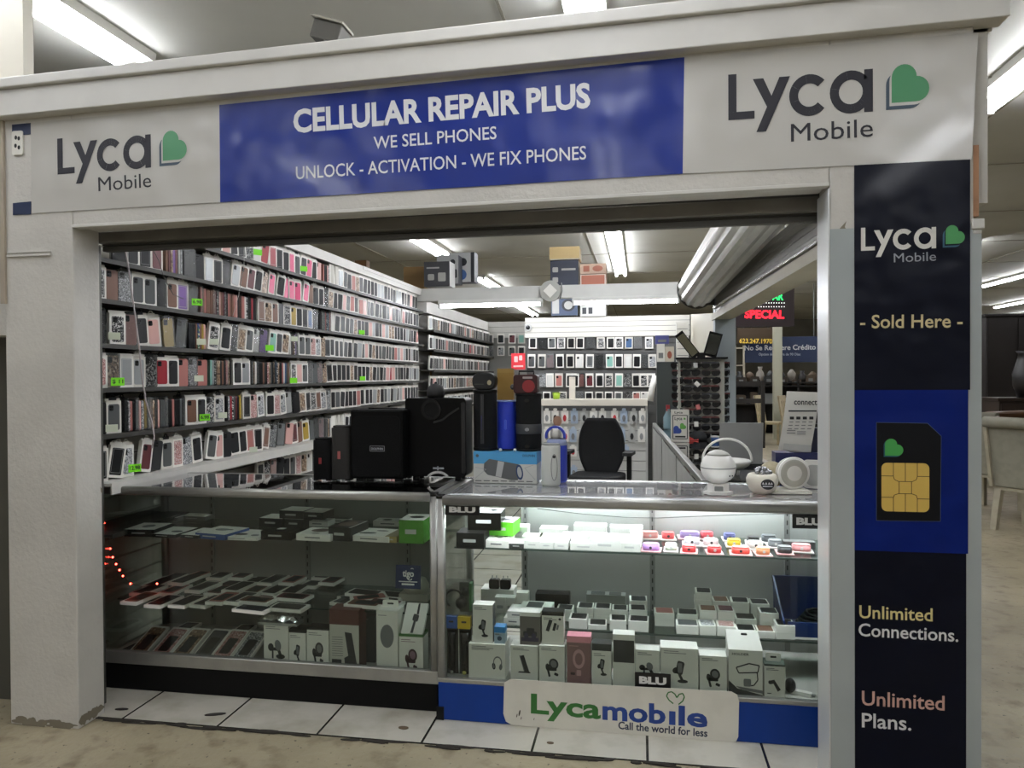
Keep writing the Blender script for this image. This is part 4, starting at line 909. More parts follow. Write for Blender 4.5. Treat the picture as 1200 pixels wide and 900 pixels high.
for j, (px, py) in enumerate(((579, 697), (592, 695))):
    p = W(px, py, 3.50); t = thing('wall_plug', ('black wall charger plug, left of two standing at the back', 'black wall charger plug, right of two standing at the back')[j], 'charger', (p.x, 3.50, z+.09), 0, 'black plugs')
    B().prism(rrect(-.025, 0, .025, .045, .008), 'y', 0, .03).obj('body', BLACK, t); B().box(-.012, .012, .045, -.008, .016, .062).box(.008, .012, .045, .012, .016, .062).obj('prong', GREYL, t)
tag(B().box(-.09, 0, 0, .07, .1, .0895).obj('plain_carton', CARDW, None, (W(585, 700, 3.49).x, 3.49, z)), 'plain white carton carrying the two black plugs', 'box')
t = thing('blister_pack', 'clear grey pack with two windows at the back of lower shelf', 'box', (W(710, 700, 3.46).x, 3.46, z+.04), 0, gp, R(0)); B().box(-.09, 0, -.04, .09, .06, .055).obj('carton', M('8b8d8a', .4), t)
B().box(-.07, .005, .0545, -.005, .055, .056).box(.015, .005, .0545, .07, .055, .056).obj('window', GREYD, t)
tag(B().box(-.10, 0, 0, .06, .07, .085).obj('flat_black_box', BLACK, None, (W(652, 697, 3.47).x, 3.47, z)), 'flat black box behind the wide windowed phone box', 'box')
# blue bin at the right
p = W(935, 757, 3.27)
t = thing('storage_bin', 'navy blue open bin with cables at right end of lower shelf', 'bin', (.72, 3.275, z)); BN = M('12295e', .4)
b = B(); b.box(-.11, 0, 0, .18, .26, .006); b.hexa([(-.116, 0, 0), (-.108, 0, 0), (-.108, .26, 0), (-.116, .26, 0), (-.130, 0, .075), (-.122, 0, .075), (-.122, .26, .20), (-.130, .26, .20)])
b.box(-.11, 0, 0, .18, .008, .070); b.box(-.125, .252, 0, .18, .26, .20); b.box(.174, 0, 0, .18, .26, .12); b.obj('bin', BN, t)
B().box(-.112, -.003, -.0, .18, 0, .008).obj('label_edge', CARDW, t)
t2 = thing('cable_coil', 'dark coiled cables inside the navy blue bin', 'cable', (.75, 3.40, z+.008))
b = B()
for k in range(5): b.tube([(.07*math.cos(a*.5)+.012*k-.02, .06*math.sin(a*.5), .012+.014*k) for a in range(14)], .007, 6)
b.obj('cable', BLACK, t2)

# ---- right counter, floor: front row
z = .165+.0125; YD = 3.10
for j, (x0, x1, m, nm) in enumerate(((521.5, 535.5, M('2a5aa8', .45), 'blue'), (536, 551, M('d3b52c', .45), 'yellow'))):
    a, c = W(x0, 760, YD), W(x1, 760, YD); w = (c.x-a.x)/2-.001; h = W(528, 723, YD).z-z
    t = thing('flashlight_pack', 'black flashlight in clear pack with %s top card' % nm, 'flashlight pack', ((a.x+c.x)/2, YD, z+.0005), 0, 'flashlight packs')
    B().box(-w, .03, 0, w, .034, h).obj('backing_card', M('1b1c1b', .4), t)
    B().box(-w, .004, h*.80, w, .036, h).obj('top_card', m, t); B().prism(rrect(-w*.4, h*.9, w*.4, h*.93, .002), 'y', .003, .004).obj('hang_slot', INK, t)
    B().cyl((0, .018, .01), (0, .018, h*.5), w*.55).cyl((0, .018, h*.5), (0, .018, h*.74), w*.55, w*.85).obj('flashlight', BLACKG, t)
    B().ball((0, .008, .015), w*.35, n=10).obj('seal', M('c9c36a', .4) if j else GREYM, t)
t = thing('headset_pack', 'clear pack with black headset and green edge above the flashlights', 'headset pack', (W(537, 720, YD+.02).x, YD+.015, W(537, 724, YD).z+.003), 0, gp)
B().prism(rrect(-.062, 0, .060, .148, .01), 'y', .0, .05).obj('blister', film('3a3f3a', .35), t)
b = B()
for r_ in arcband(-.02, .07, .042, .034, 30, 240, 12): b.prism(r_, 'y', .012, .022)
b.ball((.01, .02, .05), .026).ball((.03, .024, .1), .02); b.obj('headset', BLACK, t); B().box(.048, .01, .02, .058, .045, .14).obj('card_edge', M('3d7a46', .5), t)
B().prism(rrect(.0, .01, .05, .14, .004), 'y', .03, .034).obj('picture_card', M('3b413c', .5), t)
HB = carton(549, 592, 755, YD, z, .11, 'headphones_carton', 'white carton with headphones picture beside the flashlights', 'box', CARDW, pic=P_phones, pbox=(.5, .08, .98, .80), lines=3)
carton(598, 630.5, 757, YD, z, .07, 'phone_stand_carton', 'white carton with leaning black phone stand picture', 'box', CARDW, pic=P_stand, pbox=(.1, .12, .85, .84))
carton(631.5, 662, 757, YD, z, .07, 'phone_mount_carton', 'white carton with clamp holder picture, left of pink fan carton', 'box', CARD, pic=P_clamp)
carton(664, 692.5, 746, YD, z, .06, 'fan_carton', 'pink carton with a small fan behind its clear front', 'box', M('8f6a6c', .35), lid=(M('e59aa8', .4), .13), pic=P_fan, inks=[M('4a3538', .5), M('c79a9c', .5), M('8f6a6c', .4)], topc=M('e59aa8', .4), pbox=(.1, .12, .9, .80), lines=1)
carton(693.5, 716.5, 755, YD, z, .06, 'phone_mount_carton', 'narrow white carton with dark top, right of pink fan carton', 'box', CARD, lid=(GREYD, .16), pic=P_holder, topc=GREYD, pbox=(.08, .16, .92, .72))
carton(718, 744, 744, YD, z, .06, 'earphone_carton', 'white-bottomed carton with dark upper window and white top', 'box', CARD, lid=(CARDW, .10), pic=lambda: [(rrect(.02, .52, .98, .995, .01), 0)], pbox=(0, 0, 1, .90), lines=0, tab=False)
carton(744.5, 773, 762, YD, z, .06, 'phone_mount_carton', 'white carton behind the front BLU sticker', 'box', CARD, pic=P_bike, pbox=(.05, .22, .95, .74))
carton(774, 818.5, 760, YD, z, .09, 'phone_mount_carton', 'broad white carton with black jointed holder picture', 'box', CARD, pic=P_holder, pbox=(.15, .08, .85, .80))
carton(819.5, 852, 769, YD, z, .07, 'phone_mount_carton', 'white carton with round clamp picture, left of tall mirror-mount carton', 'box', CARD, pic=P_clamp)
HC = carton(853.5, 894, 762, YD, z, .10, 'mirror_mount_carton', 'tall white carton lettered HOLDER with mirror mount picture', 'box', CARD, pic=P_mirror, pbox=(.0, .0, 1, .86), lines=0, words=('HOLDER', .12, .5, .055), tab=False)
w_ = W(894, 760, YD).x-W(853.5, 760, YD).x; p = W(874, 762, YD)
B().hexa([(-w_/2, .0, p.z-z), (w_/2, .0, p.z-z), (w_/2, .10, p.z-z), (-w_/2, .10, p.z-z), (-w_/2-.004, .06, p.z-z+.06), (w_/2-.012, .06, p.z-z+.06), (w_/2-.012, .064, p.z-z+.06), (-w_/2-.004, .064, p.z-z+.06)]).obj('top_flap', CARDW, HC)
B().prism(rrect(-.012, p.z-z+.045, .012, p.z-z+.052, .003), 'y', .044, .060).obj('hang_slot', INK, HC)
carton(895.5, 920.5, 779, YD, z, .07, 'arm_mount_carton', 'small white carton with bent arm picture, right of mirror-mount carton', 'box', CARD, lid=(M('3f4a42', .5), .05), pic=P_arm, topc=CARDW, tab=True)
p = G(935, 808, z); t = thing('adapter_plug', 'white adapter with cable lying at the right end of counter floor', 'charger', (p.x, 3.14, z+.0005), R(-25))
B().prism(rrect(-.045, -.012, .045, .012, .006), 'z', 0, .014).obj('body', CARDW, t); B().box(.045, -.007, .003, .058, .007, .010).obj('plug', GREYM, t)
tag(B().ball((0, 0, .03), .022, .03, 12).obj('black_gadget', BLACK, None, (W(926, 800, 3.15).x, 3.15, z)), 'small black knob object right of the arm carton', 'gadget')
# second tier standing on the front row
zt = HB.location.z+(W(570, 755, YD).z-z)+.0008; YE = YD+.012
carton(554, 578, 709, YE, zt, .06, 'phone_mount_carton', 'white carton with round holder picture standing on the headphones carton', 'box', CARD, pic=P_holder, inks=INKM, side=GREYD)
carton(579, 592, 735, YE, zt, .05, 'mini_speaker_carton', 'small white and blue carton standing on the headphones carton', 'box', M('9fb4c4', .5), lid=(M('2d86c8', .45), .34), pic=lambda: [(ell(.5, .4, .26, .22), 0)], inks=[M('2b3f55', .4), INKG, CARD], topc=M('2d86c8', .45))
zt = W(614, 757, YD).z+.0012
carton(609, 633.5, 718, YE, zt, .055, 'toy_car_carton', 'dark carton with jeep picture standing on the phone stand carton', 'box', M('6f6a66', .5), lid=(CARDW, .12), pic=P_jeep, inks=[M('26262a', .5), M('3a3350', .5), CARD], topc=CARDW, lines=0)
zt = W(646, 757, YD).z+.0012
carton(635, 661, 717, YE, zt, .055, 'tool_carton', 'black and white carton with tool picture standing above the clamp carton', 'box', CARD, lid=(DB, .12), pic=P_bars, topc=DB, pbox=(.05, .24, .95, .84))
# stickers on the glass
def sticker(x0, y0, x1, y1, label, sub=False, full='BLU', vis=None):
    Y = RYF+.0125; a, c = W(x0, y1, Y), W(x1, y0, Y)
    t = thing('glass_sticker', label, 'sticker', (0, 0, 0), 0, 'BLU stickers on the counter glass'); w, h = c.x-a.x, c.z-a.z
    B().prism(rrect(a.x, a.z, c.x, c.z, .003), 'y', Y, Y+.0012).obj('film', M('0b0b0c', .35), t)
    b = B(); text(b, full, a.x+w*.12, a.z+h*(.28 if not sub else .5), a.x+w*.88, a.z+h*(.28 if not sub else .5), h*.46 if not sub else h*.38, Y-.0004, 0, .055)
    b.obj('lettering', M('d6d6d3', .4), t)
sticker(521.5, 591, 562, 603.5, 'black BLU sticker at the upper left of right counter glass')
sticker(744, 790, 786, 805, 'black BLU sticker low on right counter glass, before the white cartons')
sticker(928.5, 603, 968, 619, 'black BLU sticker at the upper right of right counter glass')
# thin wire along the shelf light
cord('light_wire', [W(x, y, 3.50) for x, y in ((630, 596), (680, 602), (730, 606), (770, 607), (820, 605), (870, 603), (930, 602))], .0018, INK, 'thin black wire sagging across the bright back of right counter')
# ------------------------------------------------------------------ things on the counter tops
ZC = ZT+.0028; ZX = .97
def xw(px, Y): return W(px, 540, Y).x
def zh(px, py, Y): return W(px, py, Y).z-ZC
# left counter: speakers
Y = 3.40
def blob_speaker(px0, px1, ptop, Y, name, label, mat, badge, dep):
    a, c = xw(px0, Y), xw(px1, Y); w = (c-a)/2; h = zh((px0+px1)/2, ptop, Y)
    t = thing(name, label, 'speaker', ((a+c)/2, Y, ZC), 0, 'speakers on the left counter')
    b = B(); b.prism(rrect(-w, 0, w, dep, .022, 6), 'z', .008, h-.01, 0, True); b.prism(rrect(-w+.006, .006, w-.006, dep-.006, .02, 6), 'z', h-.01, h); b.obj('body', mat, t, bev=.004)
    b = B()
    for sx in (-1, 1): b.box(sx*w*.7-.012, .015, 0, sx*w*.7+.012, dep-.015, .0085)
    b.obj('foot', BLACK, t)
    B().box(-w*.12-.004, -.002, h*.40, -w*.12+.010, .001, h*.54).obj('badge', badge, t)
    return t
MESHK = M('0b0b0c', .8, spec=.2, bump=.5, bscale=420); MESHG = M('2e2c2a', .8, bump=.5, bscale=420)
blob_speaker(365.5, 386, 513.5, Y, 'bluetooth_speaker', 'small black fabric speaker with red badge, leftmost on left counter', MESHK, M('8c2b2e', .4), .07)
blob_speaker(387, 409, 499, Y+.01, 'bluetooth_speaker', 'grey fabric speaker with red badge beside the small black one', MESHG, M('a85a58', .4), .08)
# party speaker
Y = 3.39; a, c = xw(409, Y), xw(474, Y); w = (c-a)/2; h = zh(440, 480, Y)
t = thing('party_speaker', 'black party speaker with small framed logo, second largest on left counter', 'speaker', ((a+c)/2, Y, ZC), 0, 'speakers on the left counter')
pr = [(-w*.94, 0), (w*.94, 0), (w, .04), (w*.97, .22), (-w*.97, .22), (-w, .04)]
B().prism(pr, 'z', .016, h).obj('cabinet', M('060606', .5, spec=.12), t, bev=.012)
B().prism(rrect(-w*.86, .03, w*.86, h-.03, .03), 'y', -.006, .002).obj('grille', M('070707', .8, spec=.2, bump=.6, bscale=350), t)
zb = zh(440, 526, Y)
b = B()
for r_ in ribbon([(-.030, zb-.010), (.042, zb-.010), (.042, zb+.014), (-.030, zb+.014), (-.030, zb-.010)], .0016): b.flat(r_, -.0075)
text(b, 'DOLPHIN', -.024, zb-.004, .036, zb-.004, .011, -.0078, 0, .03); b.obj('lettering', M('a9adb3', .3), t)
b = B()
for sx in (-1, 1):
    for yy in (.03, .17): b.box(sx*w*.7-.018, yy, 0, sx*w*.7+.018, yy+.025, .017)
b.obj('foot', BLACK, t); B().box(-w*.5, .08, h-.004, w*.5, .11, h+.006).obj('carry_handle', BLACKG, t)
# subwoofer cabinet
Y = 3.47; a, c = xw(475, Y), xw(546, Y); w = (c-a)/2; h = zh(510, 466.5, Y)
t = thing('subwoofer', 'largest black speaker cabinet with round port and chrome arc at its foot', 'speaker', ((a+c)/2, Y, ZC), 0, 'speakers on the left counter')
b = B(); b.prism(rrect(-w, .022, w, h, .016), 'y', 0, .145); b.obj('cabinet', M('040405', .4, spec=.15), t, bev=.004)
b = B(); b.prism(rrect(w*.86, .04, w*.99, h-.02, .008), 'y', -.005, .002); b.obj('side_trim', M('17181a', .25, spec=.5), t)
zb = zh(510, 480, Y); b = B()
for r_ in arcband(-w*.12, zb, .050, .036, 0, 360, 24): b.prism(r_, 'y', -.008, .001)
b.obj('port_ring', M('0c0c0d', .4, spec=.3), t); B().prism(ell(-w*.12, zb, .036, .036), 'y', -.002, .001).obj('port', M('020202', .9), t)
b = B()
for r_ in ribbon([(-w*.05, zb-.062), (w*.25, zb-.050), (w*.5, zb-.02), (w*.8, zb+.008)], .010): b.prism(r_, 'y', -.006, .001)
b.obj('swoosh', M('17181a', .25, spec=.5), t)
zb = zh(515, 555, Y); b = B()
for r_ in arcband(w*.10, zb-.058, .072, .060, 40, 140, 12): b.prism(r_, 'y', -.010, .001)
b.obj('chrome_arc', M('d6d8da', .12, metal=.95), t)
b = B(); b.flat(rrect(-w*.08, zb+.022, w*.28, zb+.030, .002), -.001); b.flat(rrect(w*.06, zb+.016, w*.10, zb+.036, .001), -.0012); b.obj('lettering', M('9a9da2', .3), t)
b = B()
for sx in (-1, 1): b.cyl((sx*w*.7, .03, 0), (sx*w*.7, .03, .023), .016).cyl((sx*w*.7, .11, 0), (sx*w*.7, .11, .023), .016)
b.obj('foot', BLACK, t)
t = thing('round_gadget', 'small black dome-shaped gadget on top of the largest speaker', 'gadget', (xw(511, 3.54), 3.545, ZC+h+.0005), 0)
B().lathe([(.040, 0), (.045, .012), (.044, .035), (.034, .056), (.015, .068), (.001, .070)]).obj('body', M('131314', .6), t); B().ball((.0, 0, .071), .007, n=8).obj('top_button', BLACK, t)

# right counter: speaker box, tall speakers and so on
Y = 3.45; a, c = xw(555, Y), xw(629, Y); w = (c-a)/2; h = zh(590, 530, Y)
t = thing('speaker_carton', 'white and sky-blue carton with grey barrel speaker picture on right counter', 'box', ((a+c)/2, Y, ZC), 0)
B().box(-w, 0, 0, w, .20, h).obj('carton', M('cfcfca', .45), t); B().box(-w-.0005, -.0005, h*.62, w+.0005, .2005, h+.0005).obj('sky_band', M('4f9fd4', .45), t)
b = B(); b.flat([(-w*.55, h*.26), (-w*.68, h*.40), (-w*.66, h*.64), (-w*.5, h*.78), (w*.42, h*.62), (w*.52, h*.30), (w*.40, h*.10), (w*.2, h*.10)], -.0012, 0)
b.flat([(-w*.30, h*.22), (-w*.12, h*.18), (-w*.02, h*.68), (-w*.22, h*.72)], -.0015, 1); b.flat(ell(w*.46, h*.36, w*.11, h*.25, 8), -.0015, 2); b.flat(ell(w*.46, h*.36, w*.07, h*.18, 8), -.0018, 1)
for k in range(7): b.flat(rrect(-w*.95+k*w*.27, h*.05, -w*.95+k*w*.27+w*.2, h*.08, .001, 1), -.0012, 0)
for r_ in ribbon([(-w*.95, h*.14), (-w*.6, h*.44), (-w*.95, h*.5)], .003)+ribbon([(w*.95, h*.12), (w*.62, h*.5), (w*.9, h*.6)], .003): b.flat(r_, -.0012, 1)
text(b, 'DOLPHIN', w*.56, h*.86, w*.94, h*.86, h*.08, -.0012, 2, .02); b.flat(ell(-w*.88, h*.88, w*.05, h*.05), -.0012, 0)
b.obj('printed_picture', [M('5a5b5d', .5), M('b5b6b6', .5), M('1f3a66', .4)], t)
z1 = h+.0006
def barrel(px, py0, py1, Y, r, name, label, mat, z_, rings=(), extra=None):
    h = W(px, py0, Y).z-(ZC+z_); t = thing(name, label, 'speaker', (xw(px, Y), Y, ZC+z_+.0006), 0, 'upright speakers on the right counter')
    B().lathe([(r*.86, 0), (r*.97, .012), (r, .03), (r, h-.03), (r*.97, h-.012), (r*.86, h)], n=28).obj('body', mat, t)
    for zz, hh, m, nm in rings: B().lathe([(r+.0006, zz*h), (r+.002, zz*h+.002), (r+.002, (zz+hh)*h-.002), (r+.0006, (zz+hh)*h)], n=28).obj(nm, m, t)
    return t, h
Y = 3.54
MT = M('0e0f10', .75, spec=.3, bump=.5, bscale=380)
r_ = 14.2/870*Y*1.0
t, h1 = barrel(569, 457, 530, Y, r_*.98, 'tower_speaker', 'tall black speaker with zipper seam standing left on the sky-blue carton', MT, z1, ((.0, .05, BLACK, 'base_ring'), (.95, .05, BLACK, 'top_ring')))
B().box(-.012, -r_*1.02, h1*.12, .004, -r_*.92, h1*.93).obj('seam', M('2b2c2f', .4), t); B().box(-.008, -r_*1.03, h1*.34, -.002, -r_*.95, h1*.58).obj('purple_strip', M('34306e', .4), t)
B().tube([(-.004, -r_*1.03, h1*.9), (-.002, -r_*1.05, h1*.55), (-.006, -r_*1.04, h1*.2)], .002, 6).obj('cord', GREYD, t)
t = thing('bluetooth_speaker', 'small black rounded speaker lying on top of the tall zipper-seam speaker', 'speaker', (xw(569, Y), Y, ZC+z1+h1+.001), 0, 'upright speakers on the right counter')
h_ = .083; B().prism(rrect(-.057, 0, .057, h_, .036, 8), 'y', -.035, .035, 0, True).obj('body', M('141516', .5), t, bev=.006)
b = B(); b.prism(ell(.028, .035, .010, .012), 'y', -.037, -.034); b.obj('badge', M('b2a98c', .3), t); B().prism(rrect(-.045, h_*.30, .0, h_*.36, .002), 'y', -.0365, -.034).obj('port_cover', GREYD, t)
t, h1 = barrel(594.5, 469, 529, Y+.02, 11.8/870*Y, 'cylinder_speaker', 'bright blue cylinder speaker between the two tall black ones', M('1c35b4', .45, bump=.4, bscale=400), z1, ((.0, .03, BLACK, 'base_ring'), (.97, .03, M('8fa2dc', .3), 'top_ring')))
B().prism(rrect(-.006, h1*.42, .006, h1*.62, .006), 'y', -11.8/870*Y-.003, -11.8/870*Y+.004).obj('badge', M('3c55c4', .3), t)
r2 = 15.0/870*Y
t, h1 = barrel(620, 461, 529, Y, r2, 'tower_speaker', 'tall black speaker with grey middle band, right on the sky-blue carton', MT, z1, ((.30, .17, M('3f4144', .5), 'middle_band'), (.0, .04, BLACK, 'base_ring'), (.96, .04, BLACK, 'top_ring')))
b = B()
for zz in (.88, .09): b.prism(ell(0, h1*zz, .012, .009), 'y', -r2-.003, -r2+.004)
b.prism(ell(0, h1*.38, .010, .008), 'y', -r2-.005, -r2, 1); b.obj('badge', [M('0a0a0a', .2), M('8f9194', .3)], t)
t = thing('radio_speaker', 'dark red boxy radio speaker with handle on top of the banded black speaker', 'radio', (xw(617.5, Y), Y, ZC+z1+h1+.001), 0)
B().prism(rrect(-.058, .0, .058, .090, .014), 'y', -.04, .04).obj('body', M('3a1518', .35), t, bev=.004)
B().prism(ell(.016, .034, .030, .030), 'y', -.045, -.04).obj('speaker_cone', M('8d2a2e', .5), t); B().prism(rrect(-.012, .070, .035, .080, .003), 'y', -.0425, -.04).obj('lettering', M('b0a4a4', .4), t)
B().tube([(-.036, 0, .088), (-.036, 0, .106), (.036, 0, .106), (.036, 0, .088)], .004, 8).obj('handle', BLACK, t)
B().ball((-.066, 0, .03), .014, n=10).cyl((-.066, 0, .03), (-.05, 0, .03), .006).obj('tuning_knob', GREYD, t)
t = thing('white_cable_end', 'small white plug tips under the blue cylinder speaker', 'cable', (xw(594, 3.47), 3.475, ZC+z1+.0005)); B().ball((-.032, 0, .008), .008, n=8).ball((.038, 0, .008), .008, n=8).obj('tip', CARDW, t)
# kraft tube and red leaflet holder further back
t = thing('kraft_box', 'brown kraft box standing upright behind the blue cylinder speaker', 'box', (xw(593, 3.62), 3.613, ZC+z1), 0)
hk = W(593, 432, 3.613).z-ZC-z1
B().box(-.040, 0, 0, .040, .03, hk).obj('carton', M('a5823f', .6), t); B().box(-.0403, -.0004, hk-.02, .0403, .0304, hk+.0004).obj('lid_band', M('b08f4d', .6), t)
# white tall cylinder and blue lantern speaker
Y = 3.42; rw = 11.3/870*Y; h = zh(645, 521, Y)
t = thing('cylinder_speaker', 'white cylinder speaker with grey loop seam at the front of right counter', 'speaker', (xw(645.5, Y), Y, ZC), 0, 'upright speakers on the right counter')
B().lathe([(rw*.9, 0), (rw, .01), (rw, h-.012), (rw*.94, h)], n=28).obj('body', M('d2d4cf', .4), t); B().lathe([(rw*.95, h), (rw*.97, h+.004), (rw*.7, h+.005)], n=28).obj('top_rim', GREYM, t)
b = B(); b.tube([(rw*.30*math.sin(a)+.02, -math.sqrt(max(rw**2-(rw*.30*math.sin(a)+.02)**2, 0))-.001, h*.46-h*.32*math.cos(a)) for a in [2*PI*k/24 for k in range(25)]], .0015, 6); b.obj('loop_seam', GREYM, t); b = B(); b.prism(ell(.020, h*.72, .007, .007), 'y', -rw*.9-.004, -rw*.8); b.obj('eyelet', GREYD, t)
Y = 3.53; h = zh(651, 514, Y); t = thing('lantern_speaker', 'blue lantern-shaped speaker with round handle behind the white cylinder', 'speaker', (xw(652.5, Y), Y, ZC), 0)
B().lathe([(.046, 0), (.05, .01), (.05, h-.03), (.044, h-.008), (.040, h)], n=26).obj('body', M('2438a8', .45), t); B().lathe([(.050, h-.030), (.052, h-.028), (.045, h-.004), (.040, h)], n=26).obj('shoulder', M('8a94b8', .35), t)
b = B()
for q in arcband(-.006, h+.012, .050, .038, -12, 192, 18): b.prism(q, 'y', -.012, .012)
b.obj('handle', M('2a3fb4', .4), t); b = B(); b.lathe([(.020, h), (.022, h+.035), (.018, h+.05), (.001, h+.05)], (-.006, 0, 0)); b.obj('bulb', CARDW, t)

# right end of the right counter: white lamps and gadgets
LAMPW = M('f4f3ee', .35, name='lamp_white')
Y = 3.25; t = thing('moon_humidifier', 'white ball humidifier on a small six-sided stand, front of right counter', 'humidifier', (xw(841.5, Y), Y, ZC), 0)
B().prism([(.062*math.cos(R(a)), .04*math.sin(R(a))) for a in range(0, 360, 60)], 'z', 0, .012).prism([(.045*math.cos(R(a)), .03*math.sin(R(a))) for a in range(0, 360, 60)], 'z', .012, .045).obj('stand', LAMPW, t)
B().flat(rrect(-.018, .016, .018, .036, .003), -.0275).obj('printed_label', GREYM, t)
B().ball((0, 0, .045+.068), .0735, .070, 24).obj('ball', LAMPW, t); B().lathe([(.0735, .112), (.0745, .114), (.0735, .116)], n=24).obj('seam', GREYM, t)
b = B(); b.lathe([(.05, .166), (.04, .176), (.018, .186), (.001, .187)], n=20); b.obj('top_cap', M('b9bab4', .4), t); b = B(); b.flat(ell(.040, .085, .003, .003), -.0655).flat(ell(.052, .085, .003, .003), -.058); b.obj('button', INK, t)
Y = 3.30; t = thing('egg_lamp', 'white egg-shaped cup with round dark label and silver beads on top', 'lamp', (xw(893, Y), Y, ZC), 0)
B().lathe([(.034, 0), (.05, .012), (.064, .04), (.066, .062), (.058, .080), (.050, .084)], n=28).obj('cup', M('efeadb', .35), t)
b = B(); b.prism(ell(.012, .046, .027, .022), 'y', -.0665, -.0630); b.obj('label', INK, t); b = B()
for k, x in enumerate((-.006, .006, .018, .028)): b.flat([(x-.005, .046), (x, .056), (x+.005, .046)], -.0668)
b.flat(rrect(-.008, .036, .032, .040, .001, 1), -.0668); b.obj('lettering', LWH, t)
b = B(); rr = random.Random(4)
for k in range(22): a = rr.random()*6.28; q = rr.random()**.5*.036; b.ball((q*math.cos(a), q*math.sin(a), .086+.026*(1-q/.04)), .010, n=8)
b.obj('beads', M('9c9da0', .2, metal=.6), t)
Y = 3.96; t = thing('stone_ball', 'beige ball ornament behind the egg-shaped cup', 'ornament', (xw(905, 3.54), 3.54, ZC), 0)
B().ball((0, 0, .055), .060, .055, 24).obj('ball', M('b3a98c', .7, noise=.2, nscale=30), t); B().lathe([(.03, 0), (.032, .006), (.02, .01)], n=20).obj('foot', KRAFT, t)
Y = 3.36; t = thing('round_speaker', 'white round speaker facing forward, tilted at the right end of right counter', 'speaker', (xw(931, Y), Y, ZC+.012), 0)
mt = Matrix.Translation((0, 0, .066)) @ Matrix.Rotation(R(12), 4, 'Z')
B().lathe([(.052, 0), (.068, .006), (.070, .014), (.064, .05), (.05, .075), (.001, .078)], n=30).xf(mt @ Matrix.Rotation(R(-90), 4, 'X')).obj('body', M('b2b0a6', .45), t)
B().lathe([(.044, .004), (.068, .002), (.071, .008)], n=30).xf(mt @ Matrix.Rotation(R(-90), 4, 'X')).obj('rim', LAMPW, t)
B().lathe([(.001, -.002), (.030, -.001), (.045, .004)], n=30).xf(mt @ Matrix.Rotation(R(-90), 4, 'X')).obj('cone', M('e8e6df', .5), t)
t = thing('glass_tray', 'flat white tray under the round white speaker', 'tray', (xw(926, Y), Y-.075, ZC), R(6)); B().prism(rrect(-.095, 0, .085, .15, .03), 'z', 0, .006).obj('plate', M('e6e4da', .25), t); B().prism(rrect(-.088, .007, .078, .143, .026), 'z', .006, .011).obj('inner_plate', M('d9d7cd', .25), t)
t = thing('white_panel_gadget', 'white rounded panel gadget leaning at the far right of right counter', 'gadget', (xw(952, 3.46), 3.462, ZC), R(-14)); B().prism(rrect(-.042, 0, .055, .125, .022), 'y', 0, .02).obj('body', LAMPW, t); B().prism(rrect(-.030, .012, .045, .105, .03), 'y', -.002, .0).obj('face', GREYL, t)
Y = 4.10
t = thing('basket_lamp', 'white basket-shaped lamp with arched handle behind the ball humidifier', 'lamp', (xw(852, 3.86), 3.86, ZX+.0005), 0)
B().lathe([(.075, .028), (.104, .045), (.116, .062), (.116, .070), (.110, .074), (.001, .076)], n=28).obj('bowl', LAMPW, t)
b = B()
for a in (30, 150, 210, 330): b.cyl((.055*math.cos(R(a)), .055*math.sin(R(a)), 0), (.06*math.cos(R(a)), .06*math.sin(R(a)), .032), .009, n=10)
b.obj('foot', LAMPW, t)
b = B().tube([(.120*math.cos(a), 0, .066+.112*math.sin(a)) for a in [PI*k/20 for k in range(21)]], .006, 8); b.obj('handle', LAMPW, t)
# laptop with its silver back to the viewer (stands on the side counter)
p = W(863, 551, 3.9); q = W(887, 551, 3.9); w = .145
t = thing('laptop', 'open laptop, silver lid back facing the walkway, behind the basket lamp', 'laptop', (xw(868, 4.2), 4.2, ZX+.0005), R(3))
B().prism(rrect(-.115, 0, .115, .18, .01), 'z', 0, .014).obj('keyboard_deck', M('3b3c3e', .4, metal=.5), t)
B().hexa([(-.115, -.002, .014), (.115, -.002, .014), (.115, .008, .014), (-.115, .008, .014), (-.115, -.030, .240), (.115, -.030, .240), (.115, -.023, .240), (-.115, -.023, .240)]).obj('lid', M('a6a7a6', .4, metal=.35), t, bev=.003)
# navy box and curled flyer at the right
t = thing('navy_box', 'navy box under the curled white flyer', 'box', (xw(936, 3.53), 3.53, ZC), 0); B().box(-.10, .0, 0, .10, .1, .150).obj('carton', M('1c2252', .4), t); B().flat(rrect(-.02, .100, .06, .107, .002), -.0008).obj('printed_text', M('8d92b8', .4), t)
B().box(.05, .040, .1505, .10, .10, .26).obj('upper_carton', M('161b33', .4), t)
Yf = 3.555; q = [W(x, y, Yf) for x, y in ((912, 527), (949, 533), (957, 498), (962, 460), (923, 458.5))]
t = thing('flyer', 'curled white flyer lettered connect, standing on the navy box', 'flyer', (0, 0, 0))
n = 9; vs = []
for k in range(n):
    f = k/(n-1); xa_ = q[0].x+(q[4].x-q[0].x)*f; xb_ = q[1].x+(q[3].x-q[1].x)*f+.0; z_ = q[0].z+(q[4].z-q[0].z)*f; zb_ = q[1].z+(q[3].z-q[1].z)*f
    y_ = Yf-.012*math.sin(f*PI)+.02*f*f
    vs += [(xa_, y_, z_), (xb_, y_+.006, zb_), (xa_, y_+.0008, z_), (xb_, y_+.0068, zb_)]
fs = []
for k in range(n-1): i = 4*k; fs += [(i, i+1, i+5, i+4), (i+3, i+2, i+6, i+7), (i, i+4, i+6, i+2), (i+1, i+3, i+7, i+5)]
B().add(vs, fs).obj('paper', M('d6d5cf', .5), t)
Yd = Yf-.016; b = B(); text_px(b, 'connect', (930.5, 474), (957.5, 474.5), 7, Yd, 0, .02); p_ = [W(x, y, Yd) for x, y in ((924, 482.5), (957, 482.5), (957, 480.8), (924, 480.8))]; b.flat([(p.x, p.z) for p in p_], Yd)
